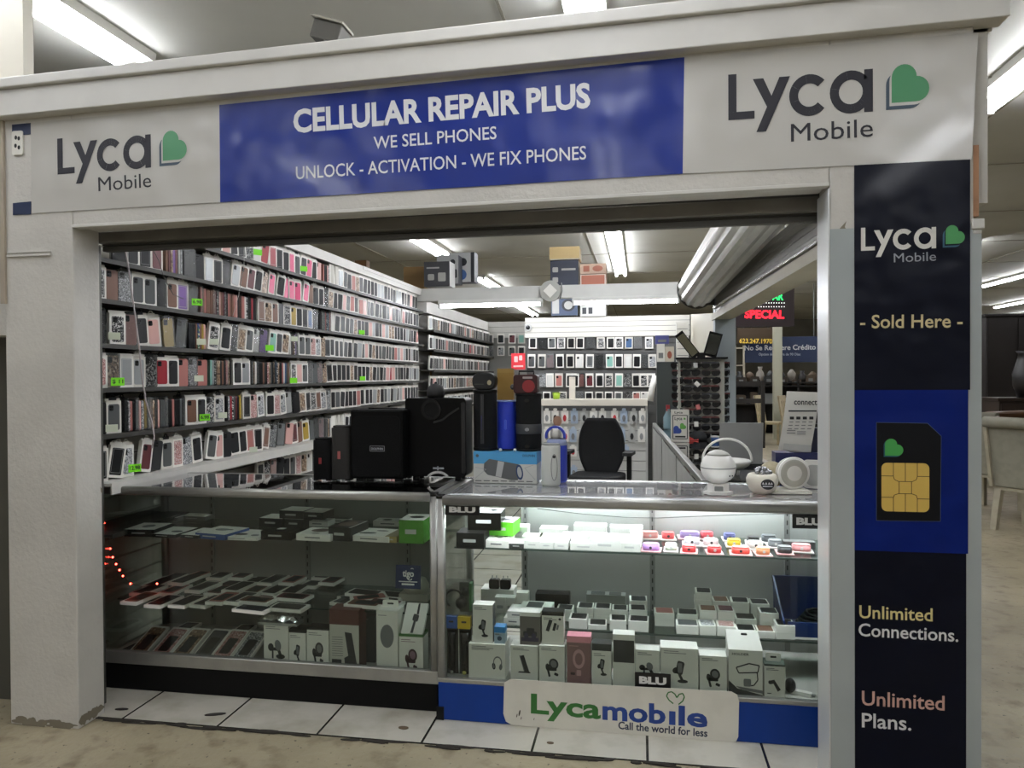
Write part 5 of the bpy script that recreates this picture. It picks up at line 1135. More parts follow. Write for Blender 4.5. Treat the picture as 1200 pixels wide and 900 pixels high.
for j in range(4):
    for k in range(4):
        p = W(928+7.6*k-j*.8, 490+4*j, Yd); b.flat(rrect(p.x-.009, p.z-.004 if j else p.z-.006, p.x+.009, p.z if j else p.z+.007, .001, 1), Yd, 0 if j == 0 else 1)
for x, y in ((922, 505), (922, 508), (934, 506.5), (934, 509)): p = W(x, y, Yd); b.flat(rrect(p.x, p.z, p.x+.038, p.z+.004, .001, 1), Yd, 1)
b.obj('printed_text', [INK, M('7d7e80', .5)], t)
b = B(); q_ = [W(x, y, Yd+.006) for x, y in ((917.5, 527), (950, 530), (951, 522), (918.5, 519.5))]; b.flat([(p.x, p.z) for p in q_], Yd+.004); b.obj('grey_band', GREYL, t)

# ------------------------------------------------------------------ side counter
def sx(y): return .30-.040*(y-3.7)
t = thing('side_counter', 'glass side counter running back along the right of the shop', 'display counter', (0, 0, 0))
y0, y1 = 3.64, 7.95; xl0, xl1 = .285, .125; xr0, xr1 = .76, .60
def run(b, z0, z1, o0, o1, yA=y0, yB=y1, right=False):
    f = lambda y, o: (xr0+(xr1-xr0)*(y-y0)/(y1-y0) if right else xl0+(xl1-xl0)*(y-y0)/(y1-y0))+o
    b.hexa([(f(yA, o0), yA, z0), (f(yA, o1), yA, z0), (f(yB, o1), yB, z0), (f(yB, o0), yB, z0), (f(yA, o0), yA, z1), (f(yA, o1), yA, z1), (f(yB, o1), yB, z1), (f(yB, o0), yB, z1)])
    return b
run(B(), .015, .50, .01, .46).obj('cabinet', M('b3b4b1', .5), t); run(B(), .12, .92, .004, .010).obj('side_panel', M('b0b1ae', .5, noise=.1), t)
run(B(), .935, .97, 0, .035).obj('top_rail', ALU, t, bev=.004); run(B(), .935, .97, -.035, 0, right=True).obj('top_rail', ALU, t, bev=.004); run(B(), .015, .12, .0, .02).obj('base_rail', ALUD, t)
for y in (y0, 5.05, 6.5, y1-.04):
    run(B(), .12, .935, -.002, .03, y, y+.035).obj('corner_post', ALU, t)
run(B(), .960, .968, .035, .43).obj('top_pane', GLASSTOP, t); run(B(), .70, .707, .02, .44).obj('glass_shelf', SHELFGLASS, t)
run(B(), .5, .51, .01, .46).obj('deck', DECK, t)
rr = random.Random(9)
for k in range(26):
    y = 3.85+.15*k; x = sx(y)+.1+rr.random()*.2
    o = link('boxed_phone', B().box(-.045, -.06, 0, .045, .06, .03).mesh('carton'), None, (x, y, .7075), R(rr.uniform(-10, 10))); o.data.materials.append([CARD, GREYL, M('b7494a', .5), DB][k % 4])
    tag(o, 'small %s box inside the side counter, %s from the front' % (('white', 'grey', 'red', 'black')[k % 4], ordn(k+1)), 'box', 'boxes inside the side counter')
# things on it
def on(px, py): return G(px, py, ZX+.0005)
p = on(797, 518); h = W(797, 480, p.y).z-ZX; w = 20.5*p.y/880/2
t = thing('display_card', 'white upright card stand with blue and green hearts on side counter', 'card stand', tuple(p), 0); B().box(-w, 0, 0, w, .03, h).obj('stand', M('d5d2c8', .45), t)
b = B()
for r_ in ribbon([(-w*.8, h*.1), (w*.8, h*.1), (w*.8, h*.82), (-w*.8, h*.82), (-w*.8, h*.1)], .006): b.flat(r_, -.001, 0)
b.flat(heart(-w*.72, h*.26, w*.95), -.0012, 1); b.flat(heart(-.0, h*.40, w*.72), -.0014, 2); b.flat(rrect(-w*.55, h*.14, w*.6, h*.19, .002), -.0012, 0)
text(b, 'Lyca', -w*.6, h*.68, w*.25, h*.68, h*.10, -.001, 0, .02); text(b, 'Lyca', -w*.6, h*.88, w*.3, h*.88, h*.07, -.001, 0, .02); b.flat(heart(w*.4, h*.69, w*.25), -.001, 2); b.obj('printed_picture', [INK, M('27408c', .45), M('5c9a45', .45)], t)
p = on(783, 503); t = thing('spray_bottle', 'clear blue spray bottle with red trigger on side counter', 'bottle', tuple(p)); B().lathe([(.04, 0), (.045, .02), (.045, .11), (.02, .16), (.016, .19)], n=18).obj('bottle', M('9dbcc6', .2, alpha=.7), t); B().box(-.02, -.03, .19, .015, .012, .225).box(-.018, -.05, .17, -.008, -.028, .215).obj('trigger', M('a8383c', .4), t)
p = on(835, 508); t = thing('glue_bottle', 'small white bottle with cap beside the sunglasses rack', 'bottle', tuple(p)); B().lathe([(.022, 0), (.024, .01), (.024, .07), (.012, .085), (.009, .1)], n=16).obj('bottle', CARDW, t); B().lathe([(.010, .1), (.009, .13), (.003, .14)], n=12).obj('cap', GREYL, t); B().lathe([(.0245, .005), (.0245, .03)], n=16).obj('label', M('3f6a9c', .4), t)
p = on(815, 516); t = thing('folded_cap', 'red and black folded cloth cap in front of the sunglasses rack', 'cap', tuple(p)); b = B(); b.lathe([(.07, 0), (.072, .02), (.06, .05), (.03, .066), (.001, .07)], (.02, .05, 0), 18); b.obj('crown', M('16171a', .8), t); B().hexa([(-.06, 0, 0), (.02, -.03, 0), (.03, .05, 0), (-.06, .06, 0), (-.06, .0, .022), (.02, -.02, .012), (.03, .05, .03), (-.06, .06, .035)]).obj('brim', M('b43a32', .7), t)
p = on(838, 517); t = thing('blue_tub', 'small blue tub beside the laptop', 'tub', tuple(p)); B().lathe([(.028, 0), (.03, .02), (.03, .03)], n=16).obj('tub', M('3d5f96', .4), t); B().lathe([(.031, .03), (.031, .04), (.001, .041)], n=16).obj('lid', CARDW, t)
# sunglasses rack
p = on(822, 515); YR = p.y
t = thing('sunglasses_rack', 'pale grey sunglasses rack on side counter with tilted mirrors on top', 'rack', (p.x, YR, ZX+.0005), 0)
hr = W(820, 421, YR).z-ZX; ww = 26*YR/880
B().box(-ww, 0, 0, ww, .20, hr).obj('column', M('a5a59c', .5), t); B().box(-ww*1.12, -.05, hr, ww*1.12, .22, hr+.014).obj('top_plate', BLACK, t); B().box(-ww*1.05, -.02, 0, ww*1.05, .22, .02).obj('base_plate', GREYM, t)
MIR = M('8f9184', .08, metal=.9)
def mirror(x0, z0, x1, z1, w, ang):
    b = B(); d = Vector((x1-x0, 0, z1-z0)).normalized(); n_ = Vector((-d.z, 0, d.x))*w/2
    P_ = [Vector((x0, -.02, z0))-n_, Vector((x0, -.02, z0))+n_, Vector((x1, -.07, z1))+n_, Vector((x1, -.07, z1))-n_]
    b.add(P_+[v+Vector((0, .012, 0)) for v in P_], [(0, 1, 2, 3), (7, 6, 5, 4), (0, 4, 5, 1), (1, 5, 6, 2), (2, 6, 7, 3), (3, 7, 4, 0)]); o = b.obj('mirror_frame', BLACK, t)
    c_ = sum(P_, Vector())/4; b = B(); b.add([c_+(v-c_)*.82+Vector((0, -.001, 0)) for v in P_], [(0, 1, 2, 3)]); b.obj('mirror', MIR, o)
mirror(-ww*.2, hr+.02, -ww*1.0, hr+.20, .07, 0); mirror(ww*.35, hr+.02, ww*.62, hr+.20, .10, 0)
B().box(-.03, -.02, hr+.012, .03, .02, hr+.05).obj('mirror_holder', BLACK, t)
def shades(x, z, nm, col, rz=0., yoff=0.):
    o = thing('sunglasses', nm, 'sunglasses', (p.x+x, YR-.030+yoff, ZX+z), R(rz), 'sunglasses on the rack')
    b = B()
    for s_ in (-1, 1): b.prism(ell(s_*.037, 0, .034, .027, s_*8, 12), 'y', -.004, 0)
    b.obj('lens', LENS, o)
    b = B()
    for s_ in (-1, 1): b.box(s_*.066-.002, -.004, .004, s_*.066+.002, .028, .014)
    b.box(-.064, -.005, .012, .064, .002, .024); b.obj('frame', col, o)
cl = [BLACK, M('2a211c', .4), M('3a3b3e', .35), M('5a2a28', .4)]
rr = random.Random(21)
for r in range(10):
    zz = hr-.045-r*.060
    for c_, (x, rz, yo) in enumerate(((-ww*1.0, -50, .06), (-ww*.42, 0, 0), (ww*.40, 0, 0), (ww*1.18, 55, .10))):
        shades(x+rr.uniform(-.006, .006), zz, 'dark sunglasses on the rack, %s row from the top, %s column' % (WORDN[r], ('left edge', 'middle left', 'middle right', 'right edge')[c_]), cl[(r*3+c_) % 4], rz+rr.uniform(-5, 5), yo)
for k, (px, py) in enumerate(((817, 450), (818, 477), (816, 497), (815, 428))):
    q = W(px, py, YR-.055); tag(B().xf(Matrix()).prism(rot2(rrect(-.016, -.02, .016, .02, .002), 0, 0, (45, 15, 0, 0)[k]), 'y', 0, .001).obj('swing_tag', [CARDW, M('cf7a78', .5), CARDW, GREYL][k], None, tuple(q)), ('white diamond-turned tag on the sunglasses rack', 'pinkish tag on the sunglasses rack', 'white tag low on the sunglasses rack', 'grey tag at the top of the sunglasses rack')[k], 'tag')
# dark cabinet at the far end, cartons on it
p = on(783, 498); YK = p.y; w = 12.5*YK/880; h = W(783, 424, YK).z-ZX
t = thing('dark_cabinet', 'dark grey upright cabinet at the far end of the side counter', 'cabinet', (p.x, YK, ZX+.0005)); B().box(-w, 0, 0, w, .22, h).obj('body', M('343a39', .55), t, bev=.004); B().box(-w*.9, -.004, .02, w*.9, 0, h-.02).obj('front_panel', M('3a403f', .6), t)
zk = ZX+h+.001
for j, (px0, px1, py0, py1, m, lb) in enumerate(((770, 779, 403, 423, CARD, 'white carton left on the dark cabinet'), (779.5, 790, 406, 423.5, M('c9c2b2', .5), 'white carton with brown picture on the dark cabinet'), (793, 807, 378, 423, CARDW, 'stack-like tall white carton right on the dark cabinet'), (768, 784, 393, 402.5, M('4c4f8c', .45), 'purple and white carton above the white ones'))):
    a, c = W(px0, py1, YK), W(px1, py1, YK); zb = zk if py1 > 410 else W(775, 403, YK).z+.001
    t = thing('small_carton', lb, 'box', ((a.x+c.x)/2, YK+.01, zb), 0, 'cartons on the dark cabinet'); ww_ = (c.x-a.x)/2; hh = W(px0, py0, YK).z-zb
    B().box(-ww_, 0, 0, ww_, .10, hh).obj('carton', m, t); b = B()
    if j == 1: b.flat(ell(0, hh*.45, ww_*.5, hh*.25), -.001)
    elif j == 2:
        for k in range(5): b.flat(rrect(-ww_*.9, hh*(.15+.17*k), ww_*.9, hh*(.16+.17*k)+.002, .001, 1), -.001)
    else: b.flat(rrect(-ww_*.6, hh*.2, ww_*.6, hh*.5, .002), -.001)
    b.obj('printed_picture', M('8c4a36', .5) if j == 1 else GREYM, t)
# ------------------------------------------------------------------ right side of the shop: pillar, beam, rolled shutter
PB = M('9ba5a9', .5, noise=.06, name='pale_blue_paint'); CREAM = M('b5b09b', .55, noise=.08)
b = B(); b.box(.580, 6.0, .0, .735, 6.15, 3.0); structure(b.obj('wall_right_pillar', PB))
b = B(); b.hexa([(.66, 2.9, 1.905), (.80, 2.9, 1.905), (.70, 6.15, 1.905), (.565, 6.15, 1.905), (.66, 2.9, 1.955), (.80, 2.9, 1.955), (.70, 6.15, 1.955), (.565, 6.15, 1.955)]); structure(b.obj('wall_right_beam', CREAM))
t = thing('side_shutter', 'ribbed roller shutter rolled up along the right side of the shop', 'shutter', (0, 0, 0))
A, Bq = Vector((.575, 3.06, 2.28)), Vector((.445, 6.05, 2.15)); d = (Bq-A).normalized(); up = Vector((0, 0, 1)); sd = d.cross(up).normalized()
prof = []
N_ = 60
for k in range(N_): a = 2*PI*k/N_; r_ = .142+.006*math.cos(a*15); prof.append((r_*math.cos(a), r_*math.sin(a)))
vs = [A+sd*q[0]+up*q[1] for q in prof]+[Bq+sd*q[0]+up*q[1] for q in prof]
SHW = M('cbcac3', .32, metal=.25, noise=.1, nscale=6)
B().add(vs, [(i, (i+1) % N_, N_+(i+1) % N_, N_+i) for i in range(N_)]+[tuple(range(N_))[::-1], tuple(range(N_, 2*N_))], 0, [False]*(N_+2)).obj('shutter_roll', SHW, t)
b = B()
for k in range(6):
    z0_, z1_ = 1.965+.034*k, 1.965+.034*k+.032
    b.hexa([(.715, 2.92, z0_), (.722, 2.92, z0_), (.592, 6.0, z0_), (.585, 6.0, z0_), (.715, 2.92, z1_), (.722, 2.92, z1_), (.592, 6.0, z1_), (.585, 6.0, z1_)])
b.obj('shutter_curtain', M('8d8b84', .4, metal=.35), t)
B().hexa([(.695, 2.92, 1.988), (.725, 2.92, 1.988), (.592, 6.0, 1.988), (.562, 6.0, 1.988), (.695, 2.92, 2.004), (.725, 2.92, 2.004), (.592, 6.0, 2.004), (.562, 6.0, 2.004)]).obj('bottom_bar', M('b9b8b0', .25, metal=.6), t, bev=.004)
b = B()
b.cyl(Bq+d*.002, Bq+d*.012, .155, n=32); b.box(Bq.x-.02, 6.03, 2.02, Bq.x+.17, 6.06, 2.30); b.obj('end_bracket', ALUD, t)
# panel leaning behind the pillar
structure(B().hexa([(.52, 7.9, 1.2), (.55, 7.9, 1.2), (.62, 6.2, 1.2), (.59, 6.2, 1.2), (.52, 7.9, 2.10), (.55, 7.9, 2.10), (.62, 6.2, 1.97), (.59, 6.2, 1.97)]).obj('wall_right_panel', M('c4bfae', .6)))
# ------------------------------------------------------------------ beam with two tubes
YBm = 8.2
z0_, z1_ = 2.335, 2.475
structure(B().box(-2.60, YBm, z0_, .46, YBm+.12, z1_).obj('trim_beam', M('d0d0cc', .55, noise=.06)))
structure(B().box(-2.60, 6.4, 2.445, -2.46, 8.2, 2.475).obj('trim_14', WHITE2))
for x0, x1, lb in ((515, 636, 'lit tube lamp under the beam, left of the round junction box'), (671, 796, 'lit tube lamp under the beam, right of the round junction box')):
    a, c = W(x0, 355, YBm).x, W(x1, 355, YBm).x
    t = thing('tube_lamp', lb, 'tube lamp', ((a+c)/2, YBm-.03, z0_-.002), 0, 'tube lamps under the beam'); w = (c-a)/2
    B().box(-w, -.03, -.045, w, .06, 0).obj('housing', M('dcdcd8', .5), t); B().cyl((-w+.02, -.005, -.066), (w-.02, -.005, -.066), .018, n=12).obj('fluorescent_tube', M('f4f7ff', .4, emit=62., name='bright_fluorescent_tube'), t)
    b = B()
    for s_ in (-1, 1): b.box(s_*(w-.012)-.012, -.025, -.09, s_*(w-.012)+.012, .018, -.04)
    b.obj('tube_socket', GREYL, t)
p = W(645, 341, YBm-.03)
t = thing('junction_box', 'round grey junction box with a white diamond card on the beam', 'junction box', (p.x, YBm, p.z)); B().cyl((0, 0, 0), (0, -.05, 0), .115, n=28).obj('box', M('aaaaa4', .5), t); B().prism(rot2(rrect(-.055, -.055, .055, .055, .004), 0, 0, 45), 'y', -.056, -.052).obj('card', CARDW, t)
b = B().tube([(.10, -.01, -.1), (.13, -.02, .0), (.12, -.01, .09)], .006); b.obj('conduit', GREYM, t)
# cartons on the beam / on the rear unit
def shelfbox(px0, px1, py0, py1, Y, dep, name, lb, m, side, pic=None, rz=0., lid=None):
    a, c = W(px0, py1, Y), W(px1, py1, Y); h = W((px0+px1)/2, py0, Y).z-a.z
    t = thing(name, lb, 'box', ((a.x+c.x)/2, Y, a.z), R(rz), 'cartons stored high at the back'); w = (c.x-a.x)/2
    b = B(); vs = [(-w, 0, 0), (w, 0, 0), (w, dep, 0), (-w, dep, 0), (-w, 0, h), (w, 0, h), (w, dep, h), (-w, dep, h)]
    b.add(vs, [(0, 1, 5, 4)], 0).add(vs, [(1, 2, 6, 5), (2, 3, 7, 6), (3, 0, 4, 7), (3, 2, 1, 0), (4, 5, 6, 7)], 1); b.obj('carton', [m, side], t)
    if lid: B().box(-w-.002, -.002, h*(1-lid[1]), w+.002, dep+.002, h+.002).obj('lid_band', lid[0], t)
    if pic:
        q = B()
        for pl, k in pic: q.flat([(-w+2*w*x, h*z_) for x, z_ in pl], -.002-.001*k, k)
        q.obj('printed_picture', [M('2a2c30', .5), M('a9a9a4', .5), M('a0604c', .5), M('3f5f92', .5)], t)
    return t
shelfbox(497, 527, 306.5, 336, YBm+.0, .25, 'black_carton', 'black carton with grey print, front left on the beam', M('34353a', .45), M('b6b6b2', .5), [(rrect(.15, .25, .4, .5, .05), 1), (rrect(.1, .72, .6, .78, .01), 1), (rrect(.55, .2, .85, .55, .04), 1), (ell(.3, .38, .08, .08), 0)])
shelfbox(512, 537, 299, 333, YBm+.30, .2, 'black_carton', 'black and silver carton behind the front left one on the beam', M('a4a5a4', .45), M('2f3035', .45), [(rrect(.3, .2, .95, .5, .05), 0), (ell(.75, .75, .12, .1), 0)])
shelfbox(526, 556, 296, 331, YBm+.55, .2, 'silver_carton', 'pale carton with round dark picture, rear right on the beam', M('b3b4b2', .45), M('2b2c31', .45), [(ell(.55, .68, .16, .14), 0), (ell(.5, .25, .2, .18), 3), (rrect(.86, .0, 1, 1, .01), 0)])
ZB = 2.19
shelfbox(645, 678, 305, 345, 8.95, .3, 'printed_carton', 'dark printed carton below the open kraft carton', M('2d3240', .5), M('b09a72', .6), [(rrect(.08, .65, .28, .8, .03), 1), (rrect(.08, .35, .28, .5, .03), 1), (rrect(.4, .7, .9, .76, .01), 1), (rrect(.4, .2, .9, .24, .01), 1)])
shelfbox(644, 679, 289, 304.8, 8.95, .3, 'kraft_carton', 'open kraft carton topmost of the stack at the back', M('b8a070', .6), M('a88f60', .6), [(rrect(.02, .0, .98, .06, .005), 1)])
shelfbox(680, 710, 309, 321, 8.95, .3, 'orange_carton', 'upper orange and white carton beside the kraft stack', M('c2a793', .55), M('b08c70', .6), [(rrect(.12, .2, .36, .8, .03), 2), (ell(.68, .5, .2, .3), 2)])
shelfbox(680, 710, 321.4, 345, 8.95, .3, 'orange_carton', 'lower red and white carton beside the kraft stack', M('c9b8ac', .55), M('b08c70', .6), [(rrect(.05, .5, .95, .95, .02), 2), (ell(.6, .7, .2, .15), 1)])
shelfbox(646, 677, 346, 370, 8.9, .3, 'speaker_carton', 'dark carton with round speaker picture seen under the beam', M('3f4c63', .5), M('6a665c', .6), [(ell(.65, .5, .25, .3), 0), (ell(.65, .5, .16, .2), 1), (rrect(.04, .1, .3, .9, .02), 1)])
shelfbox(680, 710, 346, 371, 8.9, .3, 'white_carton', 'white carton with four dark squares seen under the beam', M('b9b9b4', .5), M('8f8b80', .6), [(rrect(.08, .55, .24, .85, .01), 0), (rrect(.32, .55, .48, .85, .01), 0), (rrect(.08, .12, .24, .42, .01), 0), (rrect(.32, .12, .48, .42, .01), 0)])
# brown boards and old column left behind the shelf wall
p = W(422, 335, 9.4); structure(B().box(p.x-.07, 9.4, 0, p.x+.09, 9.52, W(422, 305, 9.4).z).obj('wall_left_stub', M('6a4a2a', .7)))
p = W(473, 335, 9.0); structure(B().box(p.x-.0, 9.0, 0, p.x+.35, 9.05, W(473, 313, 9.0).z).obj('wall_left_board', M('8c7048', .7)))
# ------------------------------------------------------------------ rear display unit
YK = 9.0
a, c = W(617, 371, YK), W(808, 371, YK)
SL = M('4f4f4d', .6); b = B(); xa_, xb_ = a.x, c.x
for k in range(16): b.box(xa_, YK, .03+.122*k, xb_, YK+.02, .03+.122*k+.114)
b.box(xa_, YK+.02, .0145, xb_, YK+.15, 2.18, 1); structure(b.obj('wall_back_slats', [SL, M('4a4a49', .7)]))
b = B(); zt_, zb_ = W(700, 371, YK-.05).z, W(700, 395, YK-.05).z
for k in range(4): q = (zt_-zb_)/4; b.box(xa_-.01, YK-.05, zb_+q*k+.006, xb_+.0, YK, zb_+q*(k+1))
b.box(xa_-.01, YK-.045, zb_, xb_, YK, zt_, 1); structure(b.obj('trim_15', [M('d2d0c6', .55), M('7a786f', .6)]))
p = W(619, 384, YK-.06); t = thing('dome_camera', 'small grey round camera at the left end of the white slat band', 'camera', tuple(p)); B().cyl((0, 0, 0), (0, -.02, 0), .045, n=20).obj('base', GREYL, t); B().ball((0, -.022, 0), .026, n=14).obj('lens', INK, t)
def hang(px, py, Y, wpx, hpx, col, lb, grp, seed, name='hanging_phone_case'):
    p = W(px, py, Y); o = make_case('box' if seed % 5 else 'bag', col, seed, lb, grp, (p.x, Y, W(px, py+hpx, Y).z), 0, R((seed*13 % 5)-2)*.6, False, name); s_ = (p.z-W(px, py+hpx, Y).z)/CH; o.scale = (wpx*Y/880/CW, 1, s_)
    return o
hc = list(COLS)
rr = random.Random(31)
HR = [(394.5, 14, (95, 170, 245, 318, 395, 465, 548, 628, 705, 770, 845, 918, 1005), 'top'), (415, 16, (85, 165, 232, 308, 388, 460, 540, 620, 698, 768, 838, 908, 970, 1030), 'second'),
      (437.5, 16, (172, 230, 300, 385, 425, 470, 540, 618, 690, 768, 835, 903, 963, 1020), 'third'), (459, 9, (205, 330, 460, 535, 615, 690, 765, 850, 905, 970), 'lowest')]
for py, hp, xs, nm in HR:
    for j, x in enumerate(xs):
        col = rr.choices(['black', 'charcoal', 'grey', 'silver glitter', 'black and white patterned', 'rose', 'teal', 'blue', 'white', 'dark red'], [30, 10, 12, 14, 20, 4, 3, 3, 5, 3])[0]
        if (nm, j) == ('top', 10): col = 'blue'
        if (nm, j) == ('second', 8): col = 'teal'
        hang(610+x/6.667, py, YK-.03, 9.2, hp, col, '%s phone case hanging on the back wall, %s in the %s row' % (col, ordn(j+1), nm), 'phone cases hanging on the back wall', j*7+len(nm))
b = B()
for py in (413, 435, 457):
    for k in range(4): b.tube([W(625+k*38, py-20, YK-.01), W(625+k*38, py-20, YK-.05)], .003, 5)
# white gondola in front of it
YG = 8.55; a, c = W(633, 468, YG), W(759, 468, YG); zt_ = a.z
t = thing('gondola_shelf', 'white topped low display stand in front of the back wall', 'display stand', ((a.x+c.x)/2, YG, .0145)); w = (c.x-a.x)/2
B().box(-w, 0, zt_-.09, w, .34, zt_-.0145).obj('top', M('d8d1c4', .5), t, bev=.004); b = B()
for k in range(9): b.box(-w+.02, .06, .02+.115*k, w-.02, .08, .02+.115*k+.108)
b.obj('slat_board', M('c5c5c1', .55), t)
for s_ in (-1, 1): B().box(s_*(w-.012)-.012, .03, 0, s_*(w-.012)+.012, .09, zt_-.09).obj('upright', GREYL, t)
B().box(-w, .05, 0, w, .3, .09).obj('base', GREYL, t)
CC = [('white', CARDW, M('8f9090', .5)), ('white and red', CARDW, RED), ('grey', GREYL, INK), ('white and black', CARDW, INK), ('pale blue', M('a9b9cc', .5), INKG)]
for py, hp, xs, nm in ((478.5, 18, (205, 270, 345, 420, 497, 570, 640, 735, 808, 885, 955), 'upper'), (500, 18, (205, 270, 350, 410, 480, 560, 640, 720, 790, 870, 945), 'lower'), (521, 14, (410, 820), 'bottom'), (545, 14, (415,), 'last')):
    for j, x in enumerate(xs):
        px = 610+x/6.667; p = W(px, py+hp, YG+.02); h = W(px, py, YG+.02).z-p.z; n_, m0, m1 = CC[(j*3+len(nm)) % 5]
        o = thing('accessory_pack', '%s accessory pack hanging on the low stand, %s in the %s row' % (n_, ordn(j+1), nm), 'accessory pack', (p.x, YG+.03, p.z), 0, 'accessory packs on the low stand')
        b = B().prism(rrect(-.040, 0, .040, h*.84, .006, 2), 'y', 0, .006); b.prism(rrect(-.022, h*.84, .022, h, .01, 2), 'y', 0, .006); b.obj('card', m0, o)
        B().prism(ell(0, h*.36, .020, h*.22, 0, 10), 'y', -.010, 0).obj('gadget', m1, o)
p = W(670.5, 469, YG+.1); h = W(670, 443, YG+.1).z-p.z; t = thing('white_box', 'tall narrow white box standing on the low white stand', 'box', (p.x, YG+.1, zt_+.0005)); B().box(-.034, 0, 0, .034, .06, h).obj('carton', M('ded6c8', .5), t); B().box(-.0345, -.0005, h-.03, .0345, .0605, h+.0005).obj('lid_band', M('d4ccbd', .5), t)
p = W(652, 468, YG+.08); t = thing('green_tin', 'lime green tub on the low white stand', 'tub', (p.x, YG+.08, zt_+.0005)); B().lathe([(.038, 0), (.044, .07)], n=18).obj('tub', M('a5c832', .45), t); B().lathe([(.046, .07), (.046, .078), (.001, .079)], n=18).obj('lid', M('8aa82a', .4), t)
p = W(652, 492, YG-.1); t = thing('round_tag', 'brown hanging card with white base on the low stand', 'accessory pack', (p.x, YG+.005, p.z-.08)); B().prism(ell(0, .06, .05, .06), 'y', 0, .01).obj('card', M('8d6a56', .5), t); B().prism(rrect(-.055, -.05, .055, .0, .01), 'y', 0, .01).obj('base_card', CARDW, t)
# rolled papers at the right of it
p = W(764, 460, 8.7); tag(B().tube([W(762, 470, 8.7), W(764, 455, 8.7), W(768, 440, 8.7)], .035, 8).obj('paper_roll', CARDW), 'white rolled paper leaning beside the dark cabinet', 'paper')
# red sign behind the speakers
p = W(608, 433, 8.9); t = thing('red_sign', 'small bright red sign card above the radio speaker', 'sign', (p.x, 8.86, p.z)); B().box(-.085, 0, 0, .085, .004, .195).obj('card', M('d3303a', .45), t)
b = B(); b.flat(rrect(-.05, .09, -.005, .16, .008), -.001); b.flat(rrect(.01, .11, .05, .17, .008), -.001); b.flat(rrect(-.06, .03, .06, .05, .003), -.001); b.obj('printed_picture', M('ecc6c4', .5), t)
# ------------------------------------------------------------------ deep wall at the back left
YD = 12.0
structure(B().box(-2.7, YD, 0, -1.35, YD+.1, 2.36).obj('wall_back_deep', M('8b8b87', .6)))
b = B()
for k in range(3): b.box(-2.6, YD-.03, 2.1+.09*k, -1.5, YD, 2.1+.09*k+.083)
structure(b.obj('trim_16', WHITE2))
for r, py in enumerate((391, 405.5)):
    for j, px in enumerate((574, 587, 600, 611)[:4]): hang(px, py, YD-.05, 8.5, 11.5, ['grey', 'charcoal', 'dark red', 'teal', 'black', 'silver glitter'][(r*4+j) % 6], 'small case hanging on the deepest wall, %s in the %s row' % (WORDN[j], ('upper', 'lower')[r]), 'cases on the deepest wall', r*4+j+1)
# ------------------------------------------------------------------ office chair
YO = 7.35; a, c = W(673.5, 520, YO), W(738, 520, YO); cx = (W(676, 520, YO).x+W(733, 520, YO).x)/2
t = thing('office_chair', 'black fabric office chair behind the right counter', 'chair', (cx, YO, .0145), R(-8))
zb0, zb1 = W(703, 556, YO).z, W(703, 490, YO).z; hw = 27*YO/880; CH_ = M('17181a', .85, bump=.3, bscale=200)
n1, n2 = 12, 14; vs = []
for j in range(n2+1):
    f = j/n2; z_ = zb0+(zb1-zb0)*f-.0145; ww_ = hw*(.62+.38*math.sin(min(1, f/.45)*PI/2)) if f < .45 else hw*(1-.40*((f-.45)/.55)**2.6)
    for i in range(n1+1):
        u = 2*i/n1-1; vs.append((ww_*u, -.05*(1-u*u)*.0+.05*u*u*-1*.6+.02*math.sin(f*PI), z_))
nb = len(vs); vs += [(x, y+.07, z_) for x, y, z_ in vs]
fs = []; W1 = n1+1
for j in range(n2):
    for i in range(n1): q = j*W1+i; fs += [(q, q+1, q+W1+1, q+W1), (nb+q+1, nb+q, nb+q+W1, nb+q+W1+1)]
for i in range(n1): fs += [(i+1, i, nb+i, nb+i+1), (n2*W1+i, n2*W1+i+1, nb+n2*W1+i+1, nb+n2*W1+i)]
for j in range(n2): fs += [(j*W1, (j+1)*W1, nb+(j+1)*W1, nb+j*W1), ((j+1)*W1+n1, j*W1+n1, nb+j*W1+n1, nb+(j+1)*W1+n1)]
B().add(vs, fs, 0, True).obj('backrest', CH_, t)
zs = .50
b = B(); b.prism(rrect(-.25, -.42, .25, .06, .1), 'z', zs-.08, zs+.01); b.obj('seat', CH_, t, bev=.02)
B().cyl((0, -.18, .12), (0, -.18, zs-.08), .03).obj('gas_column', ALUD, t); b = B()
for k in range(5): a = 2*PI*k/5; b.hexa([(0+.03*math.sin(a), -.18-.03*math.cos(a), .07), (0-.03*math.sin(a), -.18+.03*math.cos(a), .07), (.29*math.cos(a)-.015*math.sin(a), -.18+.29*math.sin(a)+.015*math.cos(a), .06), (.29*math.cos(a)+.015*math.sin(a), -.18+.29*math.sin(a)-.015*math.cos(a), .06),
    (0+.03*math.sin(a), -.18-.03*math.cos(a), .13), (0-.03*math.sin(a), -.18+.03*math.cos(a), .13), (.29*math.cos(a)-.015*math.sin(a), -.18+.29*math.sin(a)+.015*math.cos(a), .085), (.29*math.cos(a)+.015*math.sin(a), -.18+.29*math.sin(a)-.015*math.cos(a), .085)])
b.obj('star_base', BLACK, t)
for k in range(5): a = 2*PI*k/5; B().cyl((.28*math.cos(a), -.20+.28*math.sin(a), .03), (.28*math.cos(a), -.16+.28*math.sin(a), .03), .03).obj('caster', BLACK, t)
for s_, L_ in ((-1, .16), (1, .2)):
    x_ = s_*.30; B().prism(rrect(x_-.045, -.30, x_+.045, -.02, .03), 'z', .70, .73).obj('armrest', M('202123', .6), t); B().box(x_-.02, -.18, .46, x_+.02, -.12, .70).box(min(x_, 0), -.17, .42, max(x_, 0), -.13, .45).obj('armrest_post', BLACK, t)
